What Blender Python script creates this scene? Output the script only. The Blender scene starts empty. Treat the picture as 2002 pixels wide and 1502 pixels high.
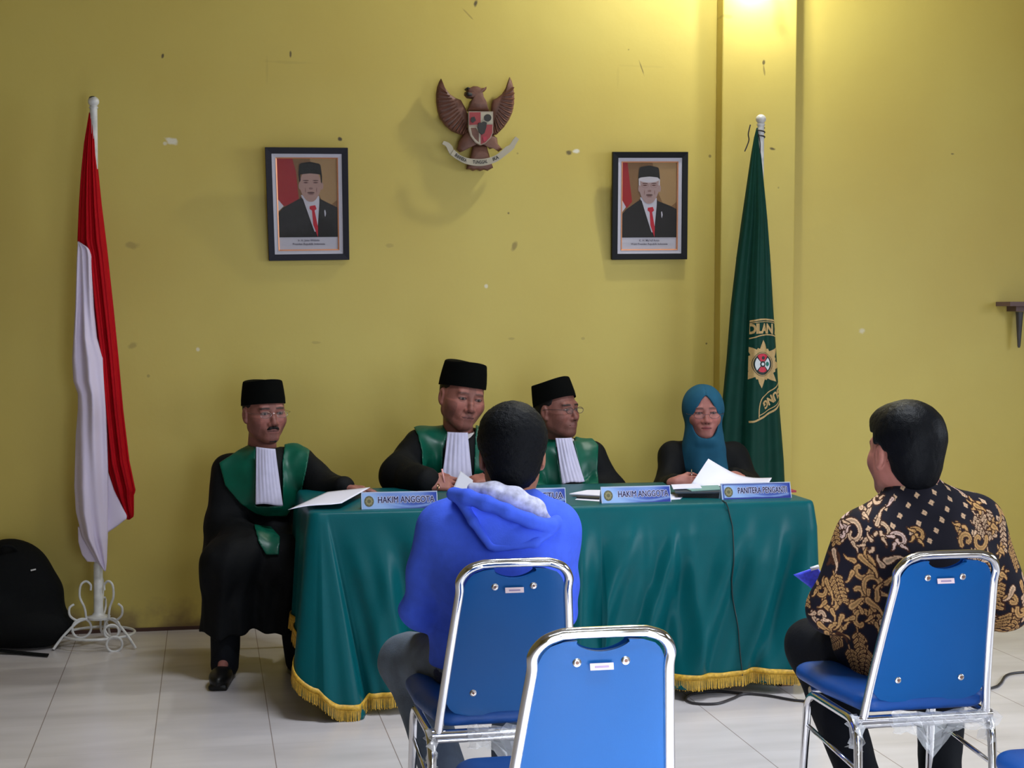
import bpy, bmesh, math, random
import numpy as np
from mathutils import Vector, Matrix, noise as mnoise
random.seed(7)
scn = bpy.context.scene
COL = scn.collection

# ------------------------------------------------------------------ camera
F_PX, W_PX, H_PX = 2900.0, 2002.0, 1502.0
CAM = Vector((0, 0, 1.47))
YAW, PITCH, ROLL = math.radians(11.63), math.radians(2.65), 0.003
fwd = Vector((math.sin(YAW)*math.cos(PITCH), math.cos(YAW)*math.cos(PITCH), -math.sin(PITCH)))
rgt = Vector((math.cos(YAW), -math.sin(YAW), 0))
upv = rgt.cross(fwd)
cr, sr = math.cos(ROLL), math.sin(ROLL)
rgt, upv = rgt*cr + upv*sr, upv*cr - rgt*sr
cam_d = bpy.data.cameras.new('camera')
cam_d.sensor_width = 36; cam_d.lens = F_PX/W_PX*36; cam_d.clip_start = .05
cam = bpy.data.objects.new('camera', cam_d); COL.objects.link(cam)
cam.matrix_world = Matrix.Translation(CAM) @ Matrix((rgt, upv, -fwd)).transposed().to_4x4()
scn.camera = cam

def ray(px, py):
    return fwd + rgt*((px-W_PX/2)/F_PX) - upv*((py-H_PX/2)/F_PX)
def P(px, py, Y):            # point of the place seen at a pixel, on the plane at depth Y
    d = ray(px, py); return CAM + d*(Y/d.y)
def G(px, py, z=0.0):        # the same on a horizontal plane
    d = ray(px, py); return CAM + d*((z-CAM.z)/d.z)

# ------------------------------------------------------------------ light and exposure
scn.view_settings.view_transform = 'Standard'
scn.view_settings.look = 'None'
scn.view_settings.gamma = 1.0
scn.view_settings.use_curve_mapping = False
scn.view_settings.exposure = 0.0
wd = bpy.data.worlds.new('world'); scn.world = wd; wd.use_nodes = True
wd.node_tree.nodes['Background'].inputs[0].default_value = (.75, .82, 1, 1)
wd.node_tree.nodes['Background'].inputs[1].default_value = 1.0

def area(name, loc, target, sx, sy, power, color):
    l = bpy.data.lights.new(name, 'AREA'); l.shape = 'RECTANGLE'; l.size = sx; l.size_y = sy
    l.energy = power; l.color = color
    o = bpy.data.objects.new(name, l); COL.objects.link(o); o.location = loc
    o.rotation_euler = (Vector(target)-Vector(loc)).to_track_quat('-Z', 'Y').to_euler()
    return o
LAMP = P(1462, -370, 6.42)
LAMP2 = P(1507, -45, 6.79)
lp = bpy.data.lights.new('lamp_light', 'POINT'); lp.energy = 74; lp.color = (.97, 1, .92); lp.shadow_soft_size = .045
lpo = bpy.data.objects.new('lamp_light', lp); COL.objects.link(lpo); lpo.location = LAMP
lp2 = bpy.data.lights.new('wall_lamp_light', 'POINT'); lp2.energy = 8; lp2.color = (1, .98, .95); lp2.shadow_soft_size = .03
lpo2 = bpy.data.objects.new('wall_lamp_light', lp2); COL.objects.link(lpo2); lpo2.location = LAMP2
area('door_daylight', (1.15, -.36, 1.15), (1.25, 4, .75), 1.2, 1.9, 60, (.80, .90, 1))
wl_ = area('window_daylight_rear_right', (3.5, -.36, 1.9), (1.6, 7, 1.85), 2.0, 1.5, 6, (.95, .97, 1)); wl_.data.spread = math.radians(75)
wr_ = area('window_daylight_right', (5.9, 3.0, 1.9), (2.9, 4.9, 0), 2.6, 1.6, 46, (.80, .89, 1)); wr_.data.spread = math.radians(100)
sk_ = area('added_floor_patch_light', (1.3, .3, 3.9), (1.25, 1.9, 0), .5, .5, 88, (.80, .90, 1)); sk_.data.spread = math.radians(34)  # added unseen lamp; its floor patch bounces light onto the nearest chair back
cl_ = area('added_overhead_light', (1.5, 4.2, 3.93), (1.5, 4.5, 0), 1.2, .3, 42, (.86, .92, 1)); cl_.data.spread = math.radians(105)  # added to brighten the floor and the shoulders from above
for i, (lx, ly) in enumerate(((.3, 1.2), (2.3, 1.2))):
    area('tube_light', (lx, ly, 3.93), (lx, ly+.3, 0), 1.2, .06, 9, (.93, .96, 1))

# ------------------------------------------------------------------ materials
def srgb(r, g, b):
    f = lambda c: (c/255/12.92) if c/255 <= .04045 else ((c/255+.055)/1.055)**2.4
    return (f(r), f(g), f(b))
def mat(name, col, rough=.6, metal=0, vary=0, vscale=20, bump=0, bscale=60, spec=.5, sheen=0,
        attr=False, alpha=1, trans=0, emis=None, coat=0, aniso=None):
    m = bpy.data.materials.new(name); m.use_nodes = True
    nt = m.node_tree; b = nt.nodes['Principled BSDF']
    b.inputs['Base Color'].default_value = (*col, 1); b.inputs['Roughness'].default_value = rough
    b.inputs['Metallic'].default_value = metal; b.inputs['Specular IOR Level'].default_value = spec
    if sheen: b.inputs['Sheen Weight'].default_value = sheen; b.inputs['Sheen Roughness'].default_value = .4
    if coat: b.inputs['Coat Weight'].default_value = coat; b.inputs['Coat Roughness'].default_value = .08
    if trans: b.inputs['Transmission Weight'].default_value = trans
    if alpha < 1: b.inputs['Alpha'].default_value = alpha
    if emis: b.inputs['Emission Color'].default_value = (*emis[0], 1); b.inputs['Emission Strength'].default_value = emis[1]
    tc = nt.nodes.new('ShaderNodeTexCoord')
    src = None
    if attr:
        a = nt.nodes.new('ShaderNodeAttribute'); a.attribute_name = 'Col'; src = a.outputs['Color']
        nt.links.new(src, b.inputs['Base Color'])
    if vary:
        n = nt.nodes.new('ShaderNodeTexNoise'); n.inputs['Scale'].default_value = vscale; n.inputs['Detail'].default_value = 4
        nt.links.new(tc.outputs['Object'], n.inputs['Vector'])
        r = nt.nodes.new('ShaderNodeMapRange'); r.inputs[1].default_value = .3; r.inputs[2].default_value = .7
        r.inputs[3].default_value = 1-vary; r.inputs[4].default_value = 1+vary
        nt.links.new(n.outputs[0], r.inputs[0])
        v = nt.nodes.new('ShaderNodeVectorMath'); v.operation = 'SCALE'
        if src: nt.links.new(src, v.inputs[0])
        else: v.inputs[0].default_value = col
        nt.links.new(r.outputs[0], v.inputs['Scale']); nt.links.new(v.outputs[0], b.inputs['Base Color'])
    if bump:
        n = nt.nodes.new('ShaderNodeTexNoise'); n.inputs['Scale'].default_value = bscale; n.inputs['Detail'].default_value = 3
        nt.links.new(tc.outputs['Object'], n.inputs['Vector'])
        bn = nt.nodes.new('ShaderNodeBump'); bn.inputs['Strength'].default_value = bump; bn.inputs['Distance'].default_value = .004
        nt.links.new(n.outputs[0], bn.inputs['Height']); nt.links.new(bn.outputs[0], b.inputs['Normal'])
    return m

M = {}
M['skin'] = mat('skin', (.4, .2, .14), .5, attr=True, bump=.15, bscale=150, spec=.3)
M['robe'] = mat('robe_black', (.0045, .005, .006), .7, bump=.2, bscale=90, spec=.12)
M['satin'] = mat('green_satin', (.001, .085, .050), .36, vary=.15, vscale=14, spec=.32)
M['white_cloth'] = mat('white_pleated_cloth', (.50, .48, .64), .8, vary=.05, vscale=30, spec=.1)
M['shirt'] = mat('white_shirt', (.72, .66, .66), .8)
M['felt'] = mat('hat_velvet', (.0025, .0027, .0025), .95, spec=.05)
M['hair'] = mat('black_hair', (.003, .0035, .005), .6, bump=.6, bscale=260, spec=.12)
M['greyhair'] = mat('dark_grey_hair', (.012, .009, .009), .6, bump=.5, bscale=260, spec=.2)
M['hijab'] = mat('hijab_teal', (.014, .085, .15), .8, vary=.08, vscale=25, spec=.15)
M['hoodie'] = mat('hoodie_blue', (.066, .138, .80), .9, vary=.06, vscale=35, bump=.15, bscale=250, spec=.12)
M['hoodie_band'] = mat('hoodie_rib', (.014, .02, .07), .9, bump=.4, bscale=120)
M['jeans'] = mat('grey_jeans', (.105, .135, .185), .85, vary=.2, vscale=18, bump=.3, bscale=220)
M['trousers'] = mat('black_trousers', (.006, .007, .010), .8, bump=.3, bscale=90, spec=.15)
M['leather'] = mat('black_leather', (.006, .006, .006), .4, spec=.3)
M['batik'] = mat('batik', (.02, .02, .02), .75, attr=True, bump=.1, bscale=200, spec=.12)
M['chrome'] = mat('chrome', (.78, .78, .80), .13, metal=1)
M['chairblue'] = mat('chair_blue_vinyl', (.0012, .074, .262), .4, vary=.02, vscale=9, bump=.04, bscale=400, spec=.18)
M['seatblue'] = mat('seat_blue_vinyl', (.005, .062, .28), .45, bump=.06, bscale=300, spec=.3)
M['chrome_screw'] = mat('screw_steel', (.55, .52, .5), .3, metal=1)
M['brass'] = mat('brown_screw', (.18, .08, .05), .5)
M['tag'] = mat('chair_label', (.78, .60, .62), .4)
M['ink'] = mat('pale_ink', (.35, .25, .4), .6)
M['plastic'] = mat('clear_plastic_wrap', (.85, .87, .9), .12, alpha=.34, spec=.9)
M['cloth'] = mat('table_cloth_green', (.001, .088, .102), .38, vary=.05, vscale=8, bump=.08, bscale=300, spec=.16)
M['gold'] = mat('gold_fringe', (.62, .36, .035), .5, vary=.25, vscale=90)
M['wood'] = mat('table_wood', (.16, .08, .035), .5, vary=.2, vscale=8)
M['paper'] = mat('paper', (.80, .79, .95), .6)
M['paperg'] = mat('paper_back', (.50, .50, .58), .6)
M['blackplastic'] = mat('black_plastic', (.012, .012, .014), .4)
M['cable'] = mat('black_cable', (.02, .017, .02), .5)
M['whitemetal'] = mat('white_painted_metal', (.62, .61, .60), .4, vary=.15, vscale=30)
M['red'] = mat('flag_red', (.42, .002, .008), .7, vary=.05, vscale=20, spec=.12)
M['flagwhite'] = mat('flag_white', (.68, .60, .76), .8, spec=.15)
M['flaggreen'] = mat('flag_green', (.003, .040, .027), .6, vary=.08, vscale=20, spec=.15)
M['flaggold'] = mat('flag_gold_thread', (.50, .33, .13), .6, vary=.12, vscale=200)
M['flagred'] = mat('emblem_red', (.55, .02, .05), .6)
M['flagpink'] = mat('emblem_white', (.62, .66, .68), .6)
M['flagdark'] = mat('emblem_dark', (.01, .02, .016), .6)
M['bag'] = mat('backpack_fabric', (.003, .0035, .004), .85, bump=.4, bscale=200, spec=.2)
M['folder'] = mat('blue_folder', (.07, .10, .95), .35, vary=.25, vscale=90)
M['folderwhite'] = mat('folder_clear_edge', (.9, .9, 1), .3)
M['metalgrey'] = mat('bracket_grey_metal', (.06, .055, .055), .5)
M['brownwood'] = mat('shelf_brown_board', (.13, .075, .07), .6)
M['rubber'] = mat('rubber_foot', (.02, .02, .02), .8)
M['lens'] = mat('spectacle_lens', (1, 1, 1), .05, alpha=.03, spec=1)
M['wire'] = mat('spectacle_wire', (.35, .30, .30), .25, metal=1)
M['gold_ring'] = mat('ring_gold', (.85, .5, .3), .25, metal=1)

# ------------------------------------------------------------------ mesh helpers
def link(name, me, m=None, parent=None, smooth=False, tagd=None, kind=None):
    o = bpy.data.objects.new(name, me); COL.objects.link(o)
    if m is not None:
        for mm in (m if isinstance(m, (list, tuple)) else [m]): me.materials.append(mm)
    if smooth:
        me.polygons.foreach_set('use_smooth', [True]*len(me.polygons))
    if parent is not None:
        o.parent = parent
        o.matrix_parent_inverse = Matrix.Translation(-parent.location) if parent.rotation_euler.z == 0 else parent.matrix_basis.inverted()
    if kind: o['kind'] = kind
    if tagd: tag(o, *tagd)
    return o
def tag(o, label, cat=None, group=None):
    o['label'] = label
    if cat: o['category'] = cat
    if group: o['group'] = group
    return o
def empty(name, loc, label, cat, group=None):
    o = bpy.data.objects.new(name, None); COL.objects.link(o); o.location = loc; o.empty_display_size = .1
    return tag(o, label, cat, group)
def mesh(vs, fs):
    me = bpy.data.meshes.new('mesh'); me.from_pydata([tuple(v) for v in vs], [], fs); me.update(); return me
class MB:
    def __init__(s): s.v = []; s.f = []; s.m = []
    def add(s, vs, fs, mi=0):
        n = len(s.v); s.v += [Vector(v) for v in vs]; s.f += [tuple(i+n for i in f) for f in fs]; s.m += [mi]*len(fs)
    def box(s, c, h, R=None, mi=0):
        c = Vector(c); R = R or Matrix.Identity(3); vs = []
        for sx in (-1, 1):
            for sy in (-1, 1):
                for sz in (-1, 1): vs.append(c + R @ Vector((sx*h[0], sy*h[1], sz*h[2])))
        s.add(vs, [(0,1,3,2),(4,6,7,5),(0,4,5,1),(2,3,7,6),(0,2,6,4),(1,5,7,3)], mi)
    def tube(s, pts, r, n=10, closed=False, mi=0, cap=True):
        pts = [Vector(p) for p in pts]; N = len(pts); rr = r if isinstance(r, (list, tuple)) else [r]*N
        rings = []; prev = None
        for i, p in enumerate(pts):
            if closed: t = pts[(i+1) % N]-pts[i-1]
            else: t = pts[min(i+1, N-1)]-pts[max(i-1, 0)]
            t.normalize()
            if prev is None:
                a = Vector((0, 0, 1)) if abs(t.z) < .9 else Vector((1, 0, 0)); u = t.cross(a).normalized()
            else:
                u = prev - t*prev.dot(t); u.normalize()
            prev = u; w = t.cross(u)
            rings.append([p + (u*math.cos(k*2*math.pi/n)+w*math.sin(k*2*math.pi/n))*rr[i] for k in range(n)])
        vs = [q for rg in rings for q in rg]; fs = []
        for i in range(N if closed else N-1):
            j = (i+1) % N
            for k in range(n):
                l = (k+1) % n; fs.append((i*n+k, i*n+l, j*n+l, j*n+k))
        if cap and not closed: fs += [tuple(range(n))[::-1], tuple(range((N-1)*n, N*n))]
        s.add(vs, fs, mi)
    def ball(s, c, r, n=12, sc=(1,1,1), mi=0):
        c = Vector(c); vs = []; fs = []; m = n//2
        for i in range(m+1):
            th = math.pi*i/m
            for k in range(n):
                ph = 2*math.pi*k/n
                vs.append(c+Vector((r*sc[0]*math.sin(th)*math.cos(ph), r*sc[1]*math.sin(th)*math.sin(ph), r*sc[2]*math.cos(th))))
        for i in range(m):
            for k in range(n):
                l = (k+1) % n; fs.append((i*n+k, (i+1)*n+k, (i+1)*n+l, i*n+l))
        s.add(vs, fs, mi)
    def prism(s, poly, mapf, d0, d1, mi=0, bev=0):     # poly 2D list; mapf(x, y, d) -> point
        n = len(poly); vs = [mapf(x, y, d0) for x, y in poly] + [mapf(x, y, d1) for x, y in poly]
        fs = [(i, (i+1) % n, n+(i+1) % n, n+i) for i in range(n)] + [tuple(range(n, 2*n)), tuple(range(n))[::-1]]
        s.add(vs, fs, mi)
    def lathe(s, c, prof, n=20, mi=0, sx=1, sy=1, R=None):
        c = Vector(c); vs = []; fs = []; m = len(prof); R = R or Matrix.Identity(3)
        for r, z in prof:
            for k in range(n):
                a = 2*math.pi*k/n; vs.append(c + R @ Vector((r*sx*math.cos(a), r*sy*math.sin(a), z)))
        for i in range(m-1):
            for k in range(n):
                l = (k+1) % n; fs.append((i*n+k, i*n+l, (i+1)*n+l, (i+1)*n+k))
        fs += [tuple(range(n))[::-1], tuple(range((m-1)*n, m*n))]
        s.add(vs, fs, mi)
    def build(s, name, m, parent=None, smooth=True, tagd=None, kind=None, auto=True, bevel=0):
        me = mesh(s.v, s.f)
        if any(s.m): me.polygons.foreach_set('material_index', s.m)
        bm = bmesh.new(); bm.from_mesh(me)
        bmesh.ops.remove_doubles(bm, verts=bm.verts, dist=1e-6)
        bmesh.ops.recalc_face_normals(bm, faces=bm.faces)
        if bevel:
            es = [e for e in bm.edges if len(e.link_faces) == 2 and e.calc_face_angle(0) > .6]
            bmesh.ops.bevel(bm, geom=es, offset=bevel, segments=2, affect='EDGES', profile=.5)
        if auto:
            for e in bm.edges:
                if len(e.link_faces) == 2 and e.calc_face_angle(0) > .75: e.smooth = False
        bm.to_mesh(me); bm.free()
        return link(name, me, m, parent, smooth, tagd, kind)
def spline(pts, n=8, closed=False):
    pts = [Vector(p) for p in pts]; out = []; N = len(pts)
    g = (lambda i: pts[i % N]) if closed else (lambda i: pts[max(0, min(N-1, i))])
    for i in range(N if closed else N-1):
        p0, p1, p2, p3 = g(i-1), g(i), g(i+1), g(i+2)
        for k in range(n):
            t = k/n
            out.append(.5*((2*p1)+(p2-p0)*t+(2*p0-5*p1+4*p2-p3)*t*t+(3*p1-p0-3*p2+p3)*t*t*t))
    if not closed: out.append(pts[-1])
    return out
def interp(tab, t):
    for (a, va), (b, vb) in zip(tab, tab[1:]):
        if t <= b: return va+(vb-va)*max(0, (t-a))/(b-a)
    return tab[-1][1]
_txt = {}
def text_mesh(s, size=1.0, offset=0.0, spacing=1.0):     # flat letters as (verts2d, faces), centred
    cu = bpy.data.curves.new('t', 'FONT'); cu.body = s; cu.size = size; cu.offset = offset
    cu.align_x = 'CENTER'; cu.align_y = 'CENTER'; cu.space_character = spacing; cu.resolution_u = 3
    ob = bpy.data.objects.new('t', cu); COL.objects.link(ob)
    dg = bpy.context.evaluated_depsgraph_get(); dg.update()
    me = bpy.data.meshes.new_from_object(ob.evaluated_get(dg))
    vs = [(v.co.x, v.co.y) for v in me.vertices]; fs = [tuple(p.vertices) for p in me.polygons]
    bpy.data.objects.remove(ob); bpy.data.curves.remove(cu); bpy.data.meshes.remove(me)
    return vs, fs
# ------------------------------------------------------------------ organic surfaces (smoothly blended volumes, meshed)
f32 = np.float32
def _v(a): return np.array(a, dtype=f32)
class Field:
    def __init__(s): s.ops = []; s.post = None
    def _add(s, fn, c, rad, k, mode): s.ops.append((fn, _v(c), float(rad), k, mode)); return s
    def cone(s, a, b, ra, rb=None, k=.02, mode='u', flat=None):
        rb = ra if rb is None else rb; a, b = _v(a), _v(b); ba = b-a; L2 = max(float(ba@ba), 1e-9)
        if flat is None:
            def fn(p):
                q = p-a; t = np.clip((q@ba)/L2, 0, 1); w = q-t[:, None]*ba
                return np.sqrt((w*w).sum(1))-(ra+(rb-ra)*t)
        else:                       # flat = (direction, factor): squeeze the section along a direction
            n, fac = _v(flat[0]), flat[1]; n = n/np.linalg.norm(n)
            def fn(p):
                q = p-a; t = np.clip((q@ba)/L2, 0, 1); w = q-t[:, None]*ba; c = w@n
                w = w + (c*(1/fac-1))[:, None]*n
                return (np.sqrt((w*w).sum(1))-(ra+(rb-ra)*t))*min(1, fac)
        return s._add(fn, (a+b)/2, math.sqrt(L2)/2+max(ra, rb), k, mode)
    def ell(s, c, r, R=None, k=.02, mode='u'):
        c = _v(c); r = _v(r); Rm = None if R is None else np.array(R, dtype=f32)
        def fn(p):
            q = p-c
            if Rm is not None: q = q@Rm
            k0 = np.sqrt(((q/r)**2).sum(1)); k1 = np.sqrt(((q/(r*r))**2).sum(1))+1e-9
            return k0*(k0-1)/k1
        return s._add(fn, c, float(r.max()), k, mode)
    def box(s, c, h, rnd=.005, R=None, k=.01, mode='u'):
        c = _v(c); h = _v(h)-rnd; Rm = None if R is None else np.array(R, dtype=f32)
        def fn(p):
            q = p-c
            if Rm is not None: q = q@Rm
            q = np.abs(q)-h
            return np.sqrt((np.maximum(q, 0)**2).sum(1))+np.minimum(q.max(1), 0)-rnd
        return s._add(fn, c, float(np.linalg.norm(h))+rnd, k, mode)
    def chain(s, pts, rads, **kw):
        for i in range(len(pts)-1): s.cone(pts[i], pts[i+1], rads[i], rads[i+1], **kw)
        return s
    def func(s, fn, c, rad, k=.001, mode='u'): return s._add(fn, c, rad, k, mode)
    def dist(s, p, sel=None):
        d = np.full(len(p), 1.0, dtype=f32)
        for fn, c, rad, k, mode in s.ops:
            if sel is not None:
                q = p-c; m = (q*q).sum(1) < (rad+k*1.5+.03)**2
                if mode == 'i': m[:] = True
                if not m.any(): continue
                pp = p[m]; dd = d[m]
            else: m = None; pp = p; dd = d
            e = fn(pp).astype(f32)
            if mode == 'u':
                h = np.clip(.5+.5*(dd-e)/k, 0, 1); r = dd*(1-h)+e*h-k*h*(1-h)
            elif mode == 's':
                e = -e; h = np.clip(.5-.5*(dd-e)/k, 0, 1); r = dd*(1-h)+e*h+k*h*(1-h)
            else:
                h = np.clip(.5-.5*(dd-e)/k, 0, 1); r = dd*(1-h)+e*h+k*h*(1-h)
            if m is None: d = r
            else: d[m] = r
        if s.post is not None: d = s.post(p, d)
        return d
    def bounds(s):
        lo = np.min([c-r for fn, c, r, k, m in s.ops if m == 'u'], axis=0)
        hi = np.max([c+r for fn, c, r, k, m in s.ops if m == 'u'], axis=0)
        return lo-.02, hi+.02
def surface(F, h=.004, slack=1.0):
    B = 8; lo, hi = F.bounds(); H = h*B
    n = np.ceil((hi-lo)/H).astype(int)+1
    g = np.stack(np.meshgrid(*[np.arange(m) for m in n], indexing='ij'), -1).reshape(-1, 3)
    cen = (lo+(g+.5)*H).astype(f32)
    d = np.concatenate([F.dist(cen[i:i+200000]) for i in range(0, len(cen), 200000)])
    blk = g[np.abs(d) < H*.87*slack+.03*0+H*.35]
    off = np.stack(np.meshgrid(*[np.arange(B+1)]*3, indexing='ij'), -1).reshape(-1, 3)
    Vp, keys, quads = [], [], []
    K = 1 << 20
    def key(c): return (c[..., 0].astype(np.int64)*K + c[..., 1])*K + c[..., 2]
    CH = 400; store = []
    corners = np.array([[a, b, c] for a in (0, 1) for b in (0, 1) for c in (0, 1)])
    edges = [(i, j) for i in range(8) for j in range(i+1, 8) if np.abs(corners[i]-corners[j]).sum() == 1]
    for s0 in range(0, len(blk), CH):
        b = blk[s0:s0+CH]; nb = len(b)
        idx = b[:, None, :]*B + off[None]
        pts = (lo+idx.reshape(-1, 3)*h).astype(f32)
        D = F.dist(pts, sel=True).reshape(nb, B+1, B+1, B+1)
        D = np.where(D == 0, 1e-7, D); S = D < 0
        cs = [S[:, c[0]:B+c[0], c[1]:B+c[1], c[2]:B+c[2]] for c in corners]
        cnt = sum(c.astype(np.int8) for c in cs); act = (cnt > 0) & (cnt < 8)
        w = np.argwhere(act)
        if len(w) == 0: continue
        cd = np.stack([D[w[:, 0], w[:, 1]+c[0], w[:, 2]+c[1], w[:, 3]+c[2]] for c in corners], 1)
        acc = np.zeros((len(w), 3)); num = np.zeros(len(w))
        for i, j in edges:
            m = (cd[:, i] < 0) != (cd[:, j] < 0)
            t = np.where(m, cd[:, i]/np.where(m, cd[:, i]-cd[:, j], 1), 0)
            acc += np.where(m[:, None], corners[i]+(corners[j]-corners[i])*t[:, None], 0); num += m
        gi = b[w[:, 0]]*B + w[:, 1:]
        Vp.append(lo+(gi+acc/num[:, None])*h); keys.append(key(gi))
        for ax in range(3):
            sh = [slice(0, B)]*3; sh2 = list(sh); sh2[ax] = slice(1, B+1)
            A0 = S[(slice(None), *sh)]; A1 = S[(slice(None), *sh2)]
            e = np.argwhere(A0 != A1)
            if len(e) == 0: continue
            flip = A0[tuple(e.T)]
            base = b[e[:, 0]]*B + e[:, 1:]
            u, v = [(1, 2), (2, 0), (0, 1)][ax]
            du = np.zeros(3, int); du[u] = 1; dv = np.zeros(3, int); dv[v] = 1
            q = np.stack([key(base-du-dv), key(base-dv), key(base), key(base-du)], 1)
            q = np.where(flip[:, None], q, q[:, ::-1]); quads.append(q)
    Vp = np.concatenate(Vp); keys = np.concatenate(keys); quads = np.concatenate(quads)
    o = np.argsort(keys); ks = keys[o]
    pos = np.searchsorted(ks, quads); pos = np.clip(pos, 0, len(ks)-1)
    ok = (ks[pos] == quads).all(1); q = o[pos[ok]]
    return Vp.astype(f32), q
def sdf_object(name, F, h, m, parent=None, color=None, tagd=None, smooth_it=1):
    V, q = surface(F, h)
    if smooth_it:                      # light relaxation of the lattice steps
        for _ in range(smooth_it):
            acc = np.zeros_like(V); n = np.zeros(len(V), dtype=f32)
            for i in range(4):
                a, b = q[:, i], q[:, (i+1) % 4]
                for c in range(3): acc[:, c] += np.bincount(a, weights=V[b, c], minlength=len(V))
                n += np.bincount(a, minlength=len(V))
            n = np.maximum(n, 1); V = V*.5 + acc/n[:, None]*.5
    me = bpy.data.meshes.new(name)
    me.vertices.add(len(V)); me.vertices.foreach_set('co', V.astype(np.float64).ravel())
    me.loops.add(len(q)*4); me.loops.foreach_set('vertex_index', q.ravel().astype(np.int32))
    me.polygons.add(len(q)); me.polygons.foreach_set('loop_start', np.arange(0, len(q)*4, 4, dtype=np.int32))
    me.update(calc_edges=True); me.validate()
    if color is not None:
        a = me.color_attributes.new('Col', 'FLOAT_COLOR', 'POINT')
        c = np.ones((len(V), 4), dtype=f32); c[:, :3] = color(V); a.data.foreach_set('color', c.ravel())
    return link(name, me, m, parent, True, tagd)
def snoise(p, f, seed=0):             # cheap smooth noise in -1..1
    x, y, z = p[:, 0]*f, p[:, 1]*f, p[:, 2]*f; s = seed*1.7
    return (np.sin(x+1.3*np.sin(y*.9+s)+s)*np.cos(y*1.1-z*.7+s*2)+np.sin(z*1.2+1.1*np.sin(x*.8-s)+.5)*np.cos(x*.6+y*.5+s))*.5
def poly2d(x, z, poly):               # signed distance to a 2D polygon
    poly = np.array(poly, dtype=f32); n = len(poly); d = np.full(len(x), 1e9, dtype=f32); ins = np.zeros(len(x), bool)
    for i in range(n):
        ax, az = poly[i]; bx, bz = poly[(i+1) % n]
        ex, ez = bx-ax, bz-az; wx, wz = x-ax, z-az
        t = np.clip((wx*ex+wz*ez)/(ex*ex+ez*ez+1e-12), 0, 1)
        d = np.minimum(d, (wx-ex*t)**2+(wz-ez*t)**2)
        c = (az > z) != (bz > z)
        ins ^= c & (x < (bx-ax)*(z-az)/(bz-az+1e-12)+ax)
    return np.where(ins, -1, 1)*np.sqrt(d)
# ------------------------------------------------------------------ the room
YW = 7.03
XL, XR, YB, ZC = -3.3, 6.0, -.42, 4.0
def wall_material(marks):
    m = bpy.data.materials.new('yellow_wall_paint'); m.use_nodes = True; nt = m.node_tree; b = nt.nodes['Principled BSDF']
    b.inputs['Roughness'].default_value = .52; b.inputs['Specular IOR Level'].default_value = .5
    N = nt.nodes.new; L = nt.links.new
    tc = N('ShaderNodeTexCoord'); co = tc.outputs['Object']
    n1 = N('ShaderNodeTexNoise'); n1.inputs['Scale'].default_value = 1.3; n1.inputs['Detail'].default_value = 5; L(co, n1.inputs['Vector'])
    r1 = N('ShaderNodeValToRGB'); r1.color_ramp.elements[0].position = .3; r1.color_ramp.elements[1].position = .7
    r1.color_ramp.elements[0].color = (.545, .415, .086, 1); r1.color_ramp.elements[1].color = (.585, .470, .108, 1)
    L(n1.outputs[0], r1.inputs[0]); cur = r1.outputs[0]
    sep = N('ShaderNodeSeparateXYZ'); L(co, sep.inputs[0])
    nz = N('ShaderNodeTexNoise'); nz.inputs['Scale'].default_value = 26; nz.inputs['Detail'].default_value = 3; L(co, nz.inputs['Vector'])
    # grime towards the skirting
    g = N('ShaderNodeMapRange'); g.inputs[1].default_value = .32; g.inputs[2].default_value = 0; L(sep.outputs['Z'], g.inputs[0])
    n3 = N('ShaderNodeTexNoise'); n3.inputs['Scale'].default_value = 5; n3.inputs['Detail'].default_value = 6; L(co, n3.inputs['Vector'])
    mm = N('ShaderNodeMath'); mm.operation = 'MULTIPLY'; L(g.outputs[0], mm.inputs[0]); L(n3.outputs[0], mm.inputs[1])
    rr = N('ShaderNodeMapRange'); rr.inputs[1].default_value = .28; rr.inputs[2].default_value = .46; rr.inputs[4].default_value = .75; L(mm.outputs[0], rr.inputs[0])
    mx = N('ShaderNodeMix'); mx.data_type = 'RGBA'; L(rr.outputs[0], mx.inputs['Factor']); L(cur, mx.inputs['A']); mx.inputs['B'].default_value = (.16, .09, .045, 1); cur = mx.outputs['Result']
    for (x, z, rx, rz, tilt, colr, amt) in marks:
        cb = N('ShaderNodeMapping'); cb.vector_type = 'TEXTURE'
        cb.inputs['Location'].default_value = (x, 0, z); cb.inputs['Rotation'].default_value = (0, tilt, 0); cb.inputs['Scale'].default_value = (rx, 1000, rz)
        L(co, cb.inputs[0])
        ln = N('ShaderNodeVectorMath'); ln.operation = 'LENGTH'; L(cb.outputs[0], ln.inputs[0])
        ad = N('ShaderNodeMath'); ad.operation = 'MULTIPLY_ADD'; L(nz.outputs[0], ad.inputs[0]); ad.inputs[1].default_value = 1.6; L(ln.outputs['Value'], ad.inputs[2])
        mr = N('ShaderNodeMapRange'); mr.inputs[1].default_value = 1.95; mr.inputs[2].default_value = 1.35; mr.inputs[4].default_value = amt; L(ad.outputs[0], mr.inputs[0])
        mx = N('ShaderNodeMix'); mx.data_type = 'RGBA'; L(mr.outputs[0], mx.inputs['Factor']); L(cur, mx.inputs['A']); mx.inputs['B'].default_value = (*colr, 1); cur = mx.outputs['Result']
    L(cur, b.inputs['Base Color'])
    nb = N('ShaderNodeTexNoise'); nb.inputs['Scale'].default_value = 7; nb.inputs['Detail'].default_value = 8; L(co, nb.inputs['Vector'])
    bp = N('ShaderNodeBump'); bp.inputs['Strength'].default_value = .25; bp.inputs['Distance'].default_value = .01; L(nb.outputs[0], bp.inputs['Height']); L(bp.outputs[0], b.inputs['Normal'])
    return m
WHT, DRK, OLV = (.75, .72, .62), (.05, .03, .015), (.25, .18, .04)
marks = []
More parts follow.
